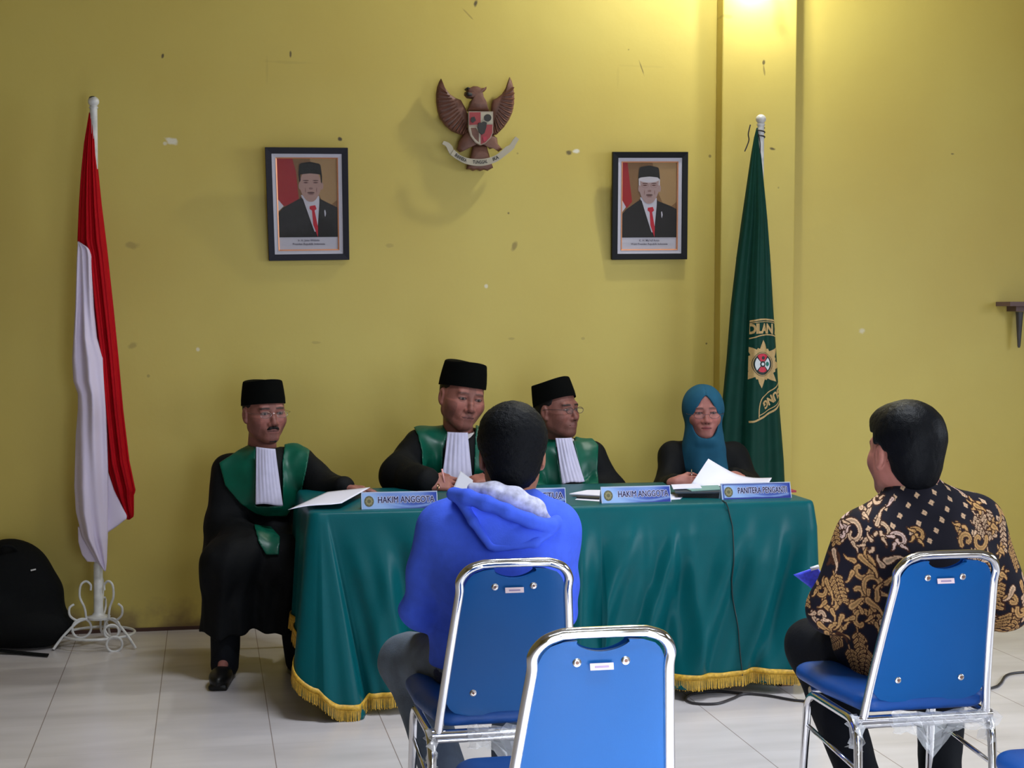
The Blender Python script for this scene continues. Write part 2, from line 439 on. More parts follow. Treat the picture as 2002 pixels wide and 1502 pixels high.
for (px, py, rx, ry, tilt, c, a) in [
    (335,275,12,6,.3,WHT,.8),(322,280,4,4,0,WHT,.6),(1127,296,7,5,0,WHT,.9),(1112,299,6,5,0,DRK,.8),(387,683,4,5,0,WHT,.6),(950,560,4,4,0,WHT,.7),
    (1684,648,8,7,0,WHT,.55),(665,272,4,4,0,DRK,.95),(318,109,2.5,5,.2,DRK,.9),(568,106,2,6,0,DRK,.8),(930,6,4,8,.3,DRK,.9),(915,28,1.5,14,-.8,OLV,.6),
    (1254,132,1.5,16,-.35,DRK,.6),(1005,482,6,9,.4,OLV,.8),(994,417,2.5,2.5,0,DRK,.7),(258,480,16,7,.1,OLV,.5),(258,676,11,6,-.3,OLV,.5),(763,480,8,4,0,OLV,.35),
    (1000,662,8,3,0,OLV,.4),(1862,301,4,2,0,DRK,.7),(1229,97,2,2,0,DRK,.5),(1140,662,4,3,0,OLV,.4),(1381,672,2.5,2.5,0,DRK,.8),(1388,305,3,3,0,DRK,.6),
    (1012,300,2,2,0,DRK,.4),(620,670,10,3,0,OLV,.35),(290,735,3,3,0,DRK,.35),(200,560,5,3,0,OLV,.35),(522,135,3,22,0,OLV,.16),(566,122,50,3,0,OLV,.16),(1208,150,3,24,0,OLV,.1),(1260,130,55,2.5,0,OLV,.1)]:
    p = P(px, py, YW); sc = 7.1/F_PX
    marks.append((p.x, p.z, rx*sc, ry*sc, tilt, c, a))
mwall = wall_material(marks)
pm = []
for (px, py, rx, ry, tilt, c, a) in [(1493,122,3,5,0,DRK,.8),(1494,138,2,12,-.15,DRK,.5),(1510,291,7,3,.2,DRK,.85),(1421,32,12,4,.1,OLV,.5),(1440,505,2,2,0,DRK,.4),(1522,367,2,2,0,DRK,.4)]:
    p = P(px, py, 6.94); sc = 7.1/F_PX; pm.append((p.x, p.z, rx*sc, ry*sc, tilt, c, a))
mwall_p = wall_material(pm)
b = MB(); b.box(((XL+XR)/2, YW+.075, ZC/2), ((XR-XL)/2, .075, ZC/2)); b.build('wall_back', mwall, smooth=False, kind='structure')
mplain = mat('side_wall_ochre', (.26, .20, .07), .7, vary=.08, vscale=2)  # unseen walls, colour darkened to cut the bounced light
b = MB(); b.box((XL-.075, (YB+YW)/2, ZC/2), (.075, (YW-YB)/2, ZC/2)); b.build('wall_left', mplain, smooth=False, kind='structure')
def holed(name, axis, pos, a0, a1, holes, parent_mat):
    b = MB(); xs = sorted({a0, a1, *[h[0] for h in holes], *[h[1] for h in holes]})
    for x0, x1 in zip(xs, xs[1:]):
        hs = [h for h in holes if h[0] <= x0 and h[1] >= x1]
        segs = [(0, ZC)] if not hs else [(0, hs[0][2]), (hs[0][3], ZC)]
        for z0, z1 in segs:
            c = [(x0+x1)/2, pos, (z0+z1)/2]; h = [(x1-x0)/2, .075, (z1-z0)/2]
            if axis == 'y': c = [c[1], c[0], c[2]]; h = [h[1], h[0], h[2]]
            b.box(c, h)
    return b.build(name, parent_mat, smooth=False, kind='structure')
holed('wall_rear', 'x', YB-.075, XL, XR, [(.5, 1.8, 0.0, 2.15), (2.4, 4.6, 1.0, 2.75)], mplain)
holed('wall_right', 'y', XR+.075, YB, YW, [(1.6, 4.4, 1.0, 2.8)], mplain)
wf = mat('window_frame_white', (.7, .7, .68), .4)
def win(name, x0, x1, axis, pos):
    b = MB()
    def bx(c, h):
        if axis == 'y': c = (c[1], c[0], c[2]); h = (h[1], h[0], h[2])
        b.box(c, h)
    for z in (1.03, 2.77): bx(((x0+x1)/2, pos, z), ((x1-x0)/2, .04, .03))
    for k in range(4):
        x = x0+.03+(x1-x0-.06)*k/3; bx((x, pos, 1.9), (.03, .04, .84))
    b.build(name, wf, smooth=False, kind='structure')
win('window_1', 2.4, 4.6, 'x', YB-.09); win('window_2', 1.6, 4.4, 'y', XR+.06)
b = MB()
for x in (.5, 1.8): b.box((x, YB-.06, 1.075), (.04, .06, 1.075))
b.box((1.15, YB-.06, 2.15), (.69, .06, .04)); b.build('door_1', wf, smooth=False, kind='structure')
b = MB(); b.box(((XL+XR)/2, (YB+YW)/2, ZC+.05), ((XR-XL)/2, (YW-YB)/2, .05)); b.build('ceiling', mat('ceiling_darkened', (.28, .25, .21), .8), smooth=False, kind='structure')  # out of view; darkened so that less ambient light bounces back
# pilaster
pl = P(1408, 600, 6.94).x; pr = P(1552, 600, 6.94).x
b = MB(); b.box(((pl+pr)/2, (6.94+YW)/2, ZC/2), ((pr-pl)/2, (YW-6.94)/2, ZC/2)); b.build('wall_pilaster', mwall_p, smooth=False, kind='structure', bevel=.006)
# tiled floor
def floor_material():
    m = bpy.data.materials.new('ceramic_floor'); m.use_nodes = True; nt = m.node_tree; b = nt.nodes['Principled BSDF']
    N = nt.nodes.new; L = nt.links.new; tc = N('ShaderNodeTexCoord'); co = tc.outputs['Object']
    mp = N('ShaderNodeMapping'); L(co, mp.inputs[0])
    x0 = G(326.7, 1242).x; ts = .40
    mp.inputs['Location'].default_value = (-x0+ts*20, .12+ts*20, 0)
    sp = N('ShaderNodeSeparateXYZ'); L(mp.outputs[0], sp.inputs[0])
    def line(out, w):
        d = N('ShaderNodeMath'); d.operation = 'DIVIDE'; L(out, d.inputs[0]); d.inputs[1].default_value = ts
        f = N('ShaderNodeMath'); f.operation = 'PINGPONG'; L(d.outputs[0], f.inputs[0]); f.inputs[1].default_value = .5
        r = N('ShaderNodeMapRange'); r.inputs[1].default_value = w/ts; r.inputs[2].default_value = w*.4/ts; L(f.outputs[0], r.inputs[0]); return r.outputs[0]
    gx, gy = line(sp.outputs['X'], .0022), line(sp.outputs['Y'], .0016)
    hy = N('ShaderNodeMath'); hy.operation = 'MULTIPLY'; L(gy, hy.inputs[0]); hy.inputs[1].default_value = .22
    mxm = N('ShaderNodeMath'); mxm.operation = 'MAXIMUM'; L(gx, mxm.inputs[0]); L(hy.outputs[0], mxm.inputs[1])
    n = N('ShaderNodeTexNoise'); n.inputs['Scale'].default_value = 1.6; n.inputs['Detail'].default_value = 2.5
    st = N('ShaderNodeMapping'); st.inputs['Scale'].default_value = (1, 3.4, 1); L(co, st.inputs[0]); L(st.outputs[0], n.inputs['Vector'])
    r = N('ShaderNodeValToRGB'); r.color_ramp.elements[0].position = .32; r.color_ramp.elements[1].position = .68
    r.color_ramp.elements[0].color = (.54, .50, .505, 1); r.color_ramp.elements[1].color = (.67, .63, .645, 1); L(n.outputs[0], r.inputs[0])
    mx = N('ShaderNodeMix'); mx.data_type = 'RGBA'; L(mxm.outputs[0], mx.inputs['Factor']); L(r.outputs[0], mx.inputs['A']); mx.inputs['B'].default_value = (.26, .21, .19, 1)
    L(mx.outputs['Result'], b.inputs['Base Color']); b.inputs['Roughness'].default_value = .24
    return m
b = MB(); b.box(((XL+XR)/2, (YB+YW)/2, -.05), ((XR-XL)/2, (YW-YB)/2, .05)); b.build('floor', floor_material(), smooth=False, kind='structure')
b = MB(); b.box(((XL+XR)/2, YW-.004, .008), ((XR-XL)/2, .004, .008)); b.build('baseboard_back', mat('dirty_base_line', (.07, .03, .02), .8), smooth=False, kind='structure')
# the lamp that lights the wall, above the picture
b = empty('hanging_lamp', LAMP+Vector((0, 0, .1)), 'white bulb hanging from the ceiling on a cord, above the picture', 'lamp')
q = MB(); q.ball(LAMP+Vector((0, 0, .075)), .03, 16, (1, 1, 1.2)); q.build('bulb', mat('bulb_glow', (1, 1, 1), .4, emis=((1, .95, .85), 30)), b)
q = MB(); q.lathe(LAMP+Vector((0, 0, .11)), [(.018, 0), (.022, .01), (.022, .05), (.01, .06)], 16); q.tube([LAMP+Vector((0, 0, .16)), (LAMP.x, LAMP.y, ZC)], .004, 6); q.build('lamp_holder', M['blackplastic'], b)
b = empty('wall_lamp', LAMP2+Vector((0, .05, .06)), 'small white bulb on the pilaster just above the picture', 'lamp')
q = MB(); q.ball(LAMP2+Vector((0, 0, .055)), .022, 16, (1, 1, 1.2)); q.build('bulb', bpy.data.materials['bulb_glow'], b)
q = MB(); q.box(LAMP2+Vector((0, .07, .10)), (.012, .08, .012)); q.build('lamp_holder', M['blackplastic'], b)
b = empty('added_panel_lamp', (1.5, 4.2, ZC-.02), 'added white panel on the ceiling, unseen, put there to light the floor', 'lamp')  # unseen fitting added to go with the overhead fill
q = MB(); q.box((1.5, 4.2, ZC-.02), (.62, .17, .02)); q.build('fitting', wf, b, smooth=False)
for lx, ly, sd_ in ((.3, 1.2, 'left'), (2.3, 1.2, 'right')):
    t = empty('tube_lamp', (lx, ly, ZC-.03), 'fluorescent tube fitting on the ceiling behind the camera, '+sd_+' of the two', 'lamp', 'ceiling tube lamps')
    q = MB(); q.box((lx, ly, ZC-.02), (.62, .05, .02)); q.build('fitting', wf, t, smooth=False)
# ------------------------------------------------------------------ table under its cloth
TF, TBK, TZ = 5.44, 6.16, .745            # front edge, back edge, top of the cloth
TX0 = P(607, 1000, TF).x; TX1 = P(1592, 985, TF).x
t = empty('long_table', ((TX0+TX1)/2, (TF+TBK)/2, 0), 'long wooden table hidden under the green fringed cloth', 'table')
b = MB(); b.box(((TX0+TX1)/2, (TF+TBK)/2, TZ-.025), ((TX1-TX0)/2-.012, (TBK-TF)/2-.012, .014)); b.build('tabletop', M['wood'], t, smooth=False)
for x in (TX0+.08, TX1-.08):
    for y in (TF+.08, TBK-.08):
        b = MB(); b.box((x, y, (TZ-.04)/2), (.025, .025, (TZ-.04)/2)); b.build('leg', M['wood'], t, smooth=False)
def S(a, b_, x):
    u = max(0, min(1, (x-a)/(b_-a))); return u*u*(3-2*u)
LEN = TX1-TX0; DEP = TBK-TF
# perimeter of the drape: left end (back to front), corner, front, corner, right end (front to back)
RC = .035
path = []     # (x, y, nx, ny, tag, u)
for i in range(25): u = i/24; path.append((TX0, TBK-(DEP-RC)*u, -1, 0, 'L', u))
for i in range(1, 14): a = math.pi*(1-i/28*1.0); a = math.pi+(math.pi/2)*i/14; path.append((TX0+RC+RC*math.cos(a), TF+RC+RC*math.sin(a), math.cos(a), math.sin(a), 'C', i/14))
NF = 420
for i in range(NF+1): u = i/NF; path.append((TX0+RC+(LEN-2*RC)*u, TF, 0, -1, 'F', u))
for i in range(1, 10): a = -math.pi/2+(math.pi/2)*i/10; path.append((TX1-RC+RC*math.cos(a), TF+RC+RC*math.sin(a), math.cos(a), math.sin(a), 'D', i/10))
for i in range(25): u = i/24; path.append((TX1, TF+RC+(DEP-RC)*u, 1, 0, 'R', u))
rf = random.Random(3)
folds = [(rf.uniform(.1, 1.0), rf.uniform(.02, .05), rf.uniform(-.25, .12), rf.uniform(.35, 1)) for _ in range(26)]
def drape(pt, s):                     # s 0..1 from the table edge down to the hem
    x, y, nx, ny, tg, u = pt
    hem = .03; off = .004+.012*min(1, s*6)
    dx = x-TX0; dr = TX1-x
    if tg == 'L': hem = .235-.05*S(.7, 1, u); off += .012*math.sin(u*19)*s+.02*s
    if tg == 'C': hem = .185*(1-.66*S(0, 1, u)); off += .02*s+.075*s*S(.0, .6, u)
    if tg == 'D': hem = .05+.1*u; off += .03*s
    if tg == 'R': hem = .18+.1*u; off += .02*s*math.sin(u*15)
    if tg == 'F':
        w = .055+.135*s
        if dx < w+.02:                # the corner of the cloth swings forward and reaches the floor
            q = max(0, min(1, dx/w)); bulge = (.075+.045*math.sin(q*math.pi))*s*(1-S(.93, 1.08, dx/w))
            bulge += .012*math.sin(q*9)*s; off += bulge; hem = .004+.058*(1-S(0, .10, dx))+.028*S(.97, 1.1, dx/w)
        # broad slanting folds, then fine ones
        amp = S(.0, .35, s)*S(0, .12, dx-w+.03)*S(0, .1, dr)
        lean = dx-.30*(s-.1)*(1-S(.0, .75, dx))+ (0.0 if dx < 1.1 else -.22*(1-s))
        f = 0
        f += .034*math.sin(lean*13.5+.6)+.020*math.sin(lean*31+1.2+s*.8)+.008*math.sin(lean*57+s*2)
        off += (f+.026)*amp*(.55+.45*s)
        for c, wd_, sl, st in folds:
            cx = c*LEN+sl*(s-.5); g = math.exp(-((dx-cx)/wd_)**2); off += .016*g*amp*st
        hem += .014*S(.5, 1.4, dx)+.003*math.sin(dx*23)
        off += .05*s*math.exp(-(dr/.05)**2)
    return Vector((x+nx*off, y+ny*off, TZ-(TZ-hem)*s)), off
NS = 60
vs = []; fs = []
inset = [Vector((x-nx*.03, y-ny*.03, TZ)) for x, y, nx, ny, tg, u in path]
rows = [inset]
for a in range(1, 5):
    th = a/5*math.pi/2
    rows.append([Vector((x-nx*.012*(1-math.sin(th))+nx*.004*math.sin(th), y-ny*.012*(1-math.sin(th))+ny*.004*math.sin(th), TZ-.012*(1-math.cos(th)))) for x, y, nx, ny, tg, u in path])
for j in range(1, NS+1): rows.append([drape(pt, (.02+.98*j/NS))[0] for pt in path])
npth = len(path)
for r in rows: vs += r
for j in range(len(rows)-1):
    for i in range(npth-1): fs.append((j*npth+i, (j+1)*npth+i, (j+1)*npth+i+1, j*npth+i+1))
fs.append(tuple(range(npth)))         # the flat top
me = mesh(vs, fs)
cloth = link('tablecloth', me, M['cloth'], None, True, ('dark green satin tablecloth with gold fringe draped over the long table', 'tablecloth'))
sol = cloth.modifiers.new('thick', 'SOLIDIFY'); sol.thickness = .0025; sol.offset = 1
# gold fringe along the hem: a braid and its strands
hemv = rows[-1]; upv_ = rows[-6]
b = MB(); s_ = MB()
for i in range(npth-1):
    def hp(k, z):                     # a point of the hem line at a height above the hem, a little outside
        x, y, nx, ny, tg, u = path[k]; p, o = drape(path[k], 1.0); q, o2 = drape(path[k], .93)
        tt = z/max(q.z-p.z, 1e-4); return p.lerp(q, tt)+Vector((nx, ny, 0))*.010
    b.add([hp(i, .034), hp(i+1, .034), hp(i+1, .056), hp(i, .056)], [(0, 1, 2, 3)])
    A, B_ = hp(i, .036), hp(i+1, .036); n = max(1, int((B_-A).length/.0042))
    for k in range(n):
        c = A.lerp(B_, (k+.5)/n); d = (B_-A).normalized()*.0015; nx, ny = path[i][2], path[i][3]
        e = Vector((c.x+rf.uniform(-.002, .002)+nx*.003, c.y+ny*.003, max(.0015, c.z-.036-rf.uniform(0, .007))))
        w = Vector((nx, ny, 0))*.0012
        s_.add([c-d, c+d, e+d*.8, e-d*.8, c-d+w, c+d+w, e+d*.8+w, e-d*.8+w], [(4, 5, 6, 7), (0, 4, 7, 3), (1, 2, 6, 5), (3, 7, 6, 2)])
fr = b.build('fringe_braid', M['gold'], cloth); fr.modifiers.new('t', 'SOLIDIFY').thickness = .003
s_.build('fringe', M['gold'], cloth, smooth=False)

# ------------------------------------------------------------------ name plates
M['plateprint'] = mat('plate_print', (.2, .3, .6), .35, attr=True, spec=.25)
M['plateblue'] = mat('plate_print_blue', srgb(74, 98, 178), .25); M['platelight'] = mat('plate_print_pale', srgb(150, 175, 228), .25)
M['platedark'] = mat('plate_print_deep', srgb(42, 58, 140), .25); M['acrylic'] = mat('acrylic_edge', (.55, .62, .8), .15, spec=.8)
M['plateseal'] = mat('seal_olive', (.11, .105, .05), .5); M['plateseal2'] = mat('seal_gold', (.25, .22, .10), .5)
M['letterdark'] = mat('letters_navy', (.022, .024, .085), .6, spec=.1); M['letterout'] = mat('letters_outline', (.56, .56, .74), .6)
def plate(px0, px1, yb, Y, txt, label, textw, seal=True, yawd=0, h=.066, tcx=.56, border=False):
    A = P(px0, yb, Y); B_ = P(px1, yb, Y); A.z = B_.z = TZ+.001
    w = (B_-A).length; c = (A+B_)/2; ya = math.radians(yawd)
    ux = Vector((math.cos(ya), math.sin(ya), 0)); uy = Vector((-math.sin(ya), math.cos(ya), 0)); uz = Vector((0, 0, 1))
    tl = math.radians(16); un = -uy*math.cos(tl)+uz*math.sin(tl); uu = uz*math.cos(tl)+uy*math.sin(tl)
    F = lambda x, y, d: c+ux*x+uu*y+un*d
    root = empty('name_plate', c, label, 'name plate', 'blue name plates along the table edge')
    b = MB(); hw = w/2
    tp = uy*(h*math.sin(tl)); foot = uy*(2*h*math.sin(tl))
    vs = [F(-hw, 0, 0), F(hw, 0, 0), F(hw, h, 0), F(-hw, h, 0), F(-hw, 0, -.003), F(hw, 0, -.003), F(hw, h, -.003), F(-hw, h, -.003),]
    b.add(vs, [(0, 1, 2, 3), (4, 7, 6, 5), (0, 4, 5, 1), (3, 2, 6, 7), (0, 3, 7, 4), (1, 5, 6, 2)])
    bk = [c-ux*hw+foot, c+ux*hw+foot, F(hw, h-.002, -.001), F(-hw, h-.002, -.001)]
    b.add([*bk, *[p-uy*.003 for p in bk]], [(0, 1, 2, 3), (4, 7, 6, 5), (0, 4, 5, 1), (0, 3, 7, 4), (1, 5, 6, 2)])
    b.build('stand', M['acrylic'], root, smooth=False)
    NXg, NYg = 56, 16; vs = []; fs = []; cc = []
    pale, mid_, deep = (np.array(srgb(*c)) for c in ((150, 180, 226), (66, 92, 178), (34, 48, 136)))
    for j_ in range(NYg+1):
        for i_ in range(NXg+1):
            u, v = i_/NXg, j_/NYg; vs.append(F(-hw+w*(.010+.98*u), h*(.03+.94*v), .0008))
            t = max(0, min(1, 1.15-1.25*u+.25*math.sin(u*7+v*3))); cq = mid_*(1-t)+pale*t
            t = max(0, min(1, (u-.55)*1.6+(v-.5)*.9*math.sin(u*5+1))); cq = cq*(1-t)+deep*t
            d_ = abs(v-(.30+.16*math.sin(u*6.5+.6)-.25*max(0, u-.5))); t = max(0, 1-d_/.10)*.7; cq = cq*(1-t)+pale*t
            if border and (min(u, 1-u)*w < .006 or min(v, 1-v)*h < .006) and min(u, 1-u)*w > .002: cq = deep
            cc.append(cq)
    for j_ in range(NYg):
        for i_ in range(NXg): a = j_*(NXg+1)+i_; fs.append((a, a+1, a+NXg+2, a+NXg+1))
    me_ = mesh(vs, fs); at_ = me_.color_attributes.new('Col', 'FLOAT_COLOR', 'POINT')
    for k_, cq in enumerate(cc): at_.data[k_].color = (*cq, 1)
    link('printed_face', me_, M['plateprint'], root)
    if seal:
        b = MB(); r = h*.31; cx = -hw+w*.10; cy = h*.47
        b.prism([(cx+r*math.cos(k/12*math.pi)*.88, cy+r*math.sin(k/12*math.pi)) for k in range(24)], F, .0011, .0016)
        b.prism([(cx+r*.66*math.cos(k/12*math.pi)*.88*(1+.25*(k % 3 == 0)), cy+r*.66*math.sin(k/12*math.pi)*(1+.25*(k % 3 == 0))) for k in range(24)], F, .0016, .0019, 1)
        b.prism([(cx+r*.35*math.cos(k/6*math.pi), cy+r*.35*math.sin(k/6*math.pi)) for k in range(12)], F, .0019, .0021, 0)
        b.build('seal', [M['plateseal'], M['plateseal2']], root, smooth=False)
    vs, fs = text_mesh(txt, 1.0, 0.0); xs = [v[0] for v in vs]; ys = [v[1] for v in vs]
    tw = max(xs)-min(xs); th = max(ys)-min(ys); sx = textw*w/tw; sy = h*.36/th
    x0 = (tcx-.5)*w; y0 = h*.52
    for off, d, nm, mm in ((.075, .0016, 'lettering_outline', 'letterout'), (.006, .0020, 'lettering', 'letterdark')):
        vs, fs = text_mesh(txt, 1.0, 0); b = MB()
        sh_ = [(-.0006, 0), (0, 0), (.0006, 0), (0, .0004), (0, -.0004)] if nm == 'lettering' else [(.0022*math.cos(k_*math.pi/5), .0022*math.sin(k_*math.pi/5)) for k_ in range(10)]
        for n_, (dx_, dy_) in enumerate(sh_): b.add([F(x0+x*sx+dx_, y0+y*sy+dy_, d+n_*.00001) for x, y in vs], fs)
        b.build(nm, M[mm], root, smooth=False, auto=False)
    return root
plate(707, 856, 998, 5.485, 'HAKIM ANGGOTA', 'leftmost blue name plate, reading HAKIM ANGGOTA, beside the sloping white paper', .74, tcx=.585)
plate(964, 1107, 992, 5.50, 'HAKIM KETUA', 'blue HAKIM KETUA name plate half hidden behind the blue hoodie', .72, tcx=.60)
plate(1176, 1313, 990, 5.50, 'HAKIM ANGGOTA', 'blue HAKIM ANGGOTA name plate right of centre with papers behind it', .72, tcx=.60, yawd=1.5)
plate(1411, 1549, 977, 5.53, 'PANITERA PENGANTI', 'blue PANITERA PENGANTI name plate in front of the woman in the teal hijab', .70, tcx=.585, yawd=2, border=True)

# ------------------------------------------------------------------ papers and files on the table
def sheet(name, pts, m, tagd, sub=10, bend=None, thick=.0012):
    """four corners (tl, tr, br, bl) in the place, bent by bend(u, v) along z"""
    vs = []; fs = []
    for j in range(sub+1):
        for i in range(sub+1):
            u, v = i/sub, j/sub
            p = pts[0].lerp(pts[1], u).lerp(pts[3].lerp(pts[2], u), v)
            if bend: p = p+bend(u, v)
            vs.append(p)
    for j in range(sub):
        for i in range(sub): a = j*(sub+1)+i; fs.append((a, a+sub+1, a+sub+2, a+1))
    me = mesh(vs, fs); o = link(name, me, m, None, True, tagd)
    sl = o.modifiers.new('t', 'SOLIDIFY'); sl.thickness = thick; sl.offset = 0
    return o
z = TZ+.004
sheet('paper_sheet', [P(640, 962, 5.95), P(724, 953, 5.95), P(668, 982, 5.50), P(563, 997, 5.50)], M['paper'],
      ('white paper sheet held down at the left end of the table', 'paper'), bend=lambda u, v: Vector((0, 0, .004*math.sin(u*5)*v)))
sheet('paper_sheet', [P(900, 921, 6.05), P(934, 946, 6.04), P(925, 975, 5.97), P(884, 960, 5.98)], M['paperg'],
      ('grey backed paper held up by the man seated at the centre', 'paper'))
b = MB()
def flat(name, cor, zz, hgt, m, tagd):
    """a flat thing lying on the table: its four corners (far left, far right, near right, near left)"""
    c = [G(x, y, zz) for x, y in cor]; vs = c+[p+Vector((0, 0, hgt)) for p in c]; q = MB()
    q.add(vs, [(0, 1, 2, 3), (4, 7, 6, 5), (0, 4, 5, 1), (1, 5, 6, 2), (2, 6, 7, 3), (3, 7, 4, 0)]); return q.build(name, m, None, smooth=False, tagd=tagd)
flat('paper_sheet', [(1140, 969), (1215, 970), (1205, 984), (1124, 978)], TZ+.001, .002, M['paper'], ('white papers lying flat left of the right HAKIM ANGGOTA plate, lower sheet', 'paper'))
flat('folder', [(1145, 966), (1220, 966), (1208, 979), (1127, 974.5)], TZ+.004, .006, M['blackplastic'], ('dark folder between white papers left of the right HAKIM ANGGOTA plate', 'folder'))
flat('paper_sheet', [(1148, 960), (1222, 960), (1206, 973), (1113, 967)], TZ+.011, .004, M['paper'], ('top white paper on the dark folder left of the right HAKIM ANGGOTA plate', 'paper'))
flat('paper_sheet', [(1296, 968), (1340, 968), (1330, 977), (1300, 979)], TZ+.001, .003, M['paper'], ('small white paper lying right of the right HAKIM ANGGOTA plate', 'paper'))
flat('binder', [(1322, 963), (1412, 960), (1418, 976), (1326, 973)], TZ+.001, .020, M['blackplastic'], ('black binder lying under papers beside the PANITERA PENGANTI plate', 'binder'))
M['greenfile'] = mat('pale_green_file', (.20, .38, .36), .5); M['bluefile'] = mat('slate_file', (.035, .05, .075), .5)
flat('file_folder', [(1318, 957), (1408, 953), (1415, 965), (1320, 965)], TZ+.022, .006, M['bluefile'], ('slate file folder on top of the black binder', 'folder'))
flat('file_folder', [(1330, 953), (1404, 950), (1410, 958), (1352, 961)], TZ+.029, .003, M['greenfile'], ('pale green file folder between the slate folder and the top papers', 'folder'))
flat('paper_sheet', [(1312, 949), (1366, 947), (1372, 955), (1316, 957)], TZ+.0325, .003, M['paper'], ("white paper on top of the stacked files beside the hijab woman's hand", 'paper'))
flat('notebook', [(1500, 960), (1545, 959), (1557, 963), (1510, 964)], TZ+.001, .008, mat('red_book', (.35, .03, .06), .5), ('small red notebook edge behind the PANITERA PENGANTI plate', 'notebook'))
# the curling document in the woman's hand
def curl(u, v): return Vector((0, 0, 0))
rowsp = []
topL = [P(1385, 897, 6.02), P(1412, 913, 6.03), P(1440, 927, 6.03), P(1472, 934, 6.02), P(1509, 934, 6.0)]
botL = [P(1349, 950, 5.96), P(1380, 955, 5.93), P(1415, 951, 5.9), P(1458, 949, 5.88), P(1502, 946, 5.86)]
ta = spline(topL, 6); ba = spline(botL, 6); vs = []; fs = []; nn = len(ta)
for j in range(7):
    for i in range(nn): vs.append(ta[i].lerp(ba[i], j/6))
for j in range(6):
    for i in range(nn-1): fs.append((j*nn+i, (j+1)*nn+i, (j+1)*nn+i+1, j*nn+i+1))
o = link('document', mesh(vs, fs), M['paper'], None, True, ('curling white document held up by the woman in the teal hijab', 'paper'))
o.modifiers.new('t', 'SOLIDIFY').thickness = .0015
b = MB(); b.tube([P(864, 917, 6.02), P(869, 945, 6.01)], .0035, 8); b.build('pen', mat('pink_pen', (.75, .35, .35), .4), None, tagd=('pink pen in the hand of the centre man', 'pen'))
b = MB(); b.tube([P(1352, 918, 6.03), P(1353, 945, 6.01)], .0022, 8); b.build('pen', M['wire'], None, tagd=('thin pen in the hand of the hijab woman', 'pen'))
b = MB(); b.tube([P(534, 1090, 6.02), P(531, 1112, 6.0)], .0022, 8); b.build('cigarette_pen', mat('white_pen', (.5, .46, .42), .5), None, tagd=('thin white pen in the hand resting on the knee', 'pen'))
# cables
pts = [G(1412, 979, TZ+.004), G(1419, 983, TZ+.005)]
for k_ in range(1, 40):               # lies on the folds of the cloth
    s_k = k_/40; X = P(interp([(0, 1424), (.12, 1431), (.4, 1424), (.7, 1440), (1, 1450)], s_k), 1100, TF-.03).x
    pt = min((q for q in path if q[4] == 'F'), key=lambda q: abs(q[0]-X)); p = drape(pt, max(.02, s_k))[0]; pts.append(Vector((X, p.y-.0075, p.z)))
b = MB(); b.tube(pts, .0026, 7); b.build('microphone_cable', mat('dark_green_cable', (.002, .018, .02), .5), None, tagd=('thin dark cable hanging down the front of the green tablecloth', 'cable'))
b = MB(); pts = [G(x, y, .006) for x, y in ((1452, 1356), (1400, 1352), (1355, 1357), (1341, 1367), (1356, 1375), (1400, 1376), (1432, 1366), (1456, 1357), (1500, 1360), (1560, 1370), (1620, 1371), (1760, 1368), (1880, 1355), (1940, 1345), (1956, 1336), (1966, 1322), (1985, 1316), (2030, 1313))]
b.tube(spline(pts, 8), .005, 8); b.build('floor_cable', M['cable'], None, tagd=('black power cable looping over the floor in front of the table', 'cable'))
# ------------------------------------------------------------------ framed portraits
M['frame1'] = mat('frame_charcoal', (.022, .021, .031), .6, spec=.2); M['frame2'] = mat('frame_black', (.004, .004, .006), .45, spec=.2)
M['mat_white'] = mat('frame_mat_board', (.52, .50, .58), .6); M['copper'] = mat('frame_copper_line', (.75, .32, .16), .35, metal=.4)
M['ph_red'] = mat('print_red', (.30, .018, .022), .6, spec=.08); M['ph_brown'] = mat('print_brown', (.20, .105, .045), .6, spec=.08); M['ph_brown2'] = mat('print_brown_light', (.33, .20, .09), .6, spec=.08)
M['ph_suit'] = mat('print_suit', (.018, .016, .016), .6, spec=.08); M['ph_white'] = mat('print_white', (.50, .48, .55), .6, spec=.08); M['ph_tie'] = mat('print_tie', (.45, .02, .035), .6, spec=.08)
M['ph_skin'] = mat('print_skin', (.36, .22, .19), .6, spec=.08); M['ph_skin2'] = mat('print_skin_pale', (.34, .23, .22), .6, spec=.08); M['ph_hair'] = mat('print_hair', (.012, .011, .010), .6, spec=.08)
M['ph_grey'] = mat('print_grey_hair', (.5, .46, .5), .6, spec=.08); M['ph_line'] = mat('print_feature', (.10, .05, .045), .6, spec=.08); M['ph_shade'] = mat('print_features_soft', (.22, .12, .11), .6, spec=.08)
M['ph_text'] = mat('print_text', (.09, .08, .12), .6, spec=.08)
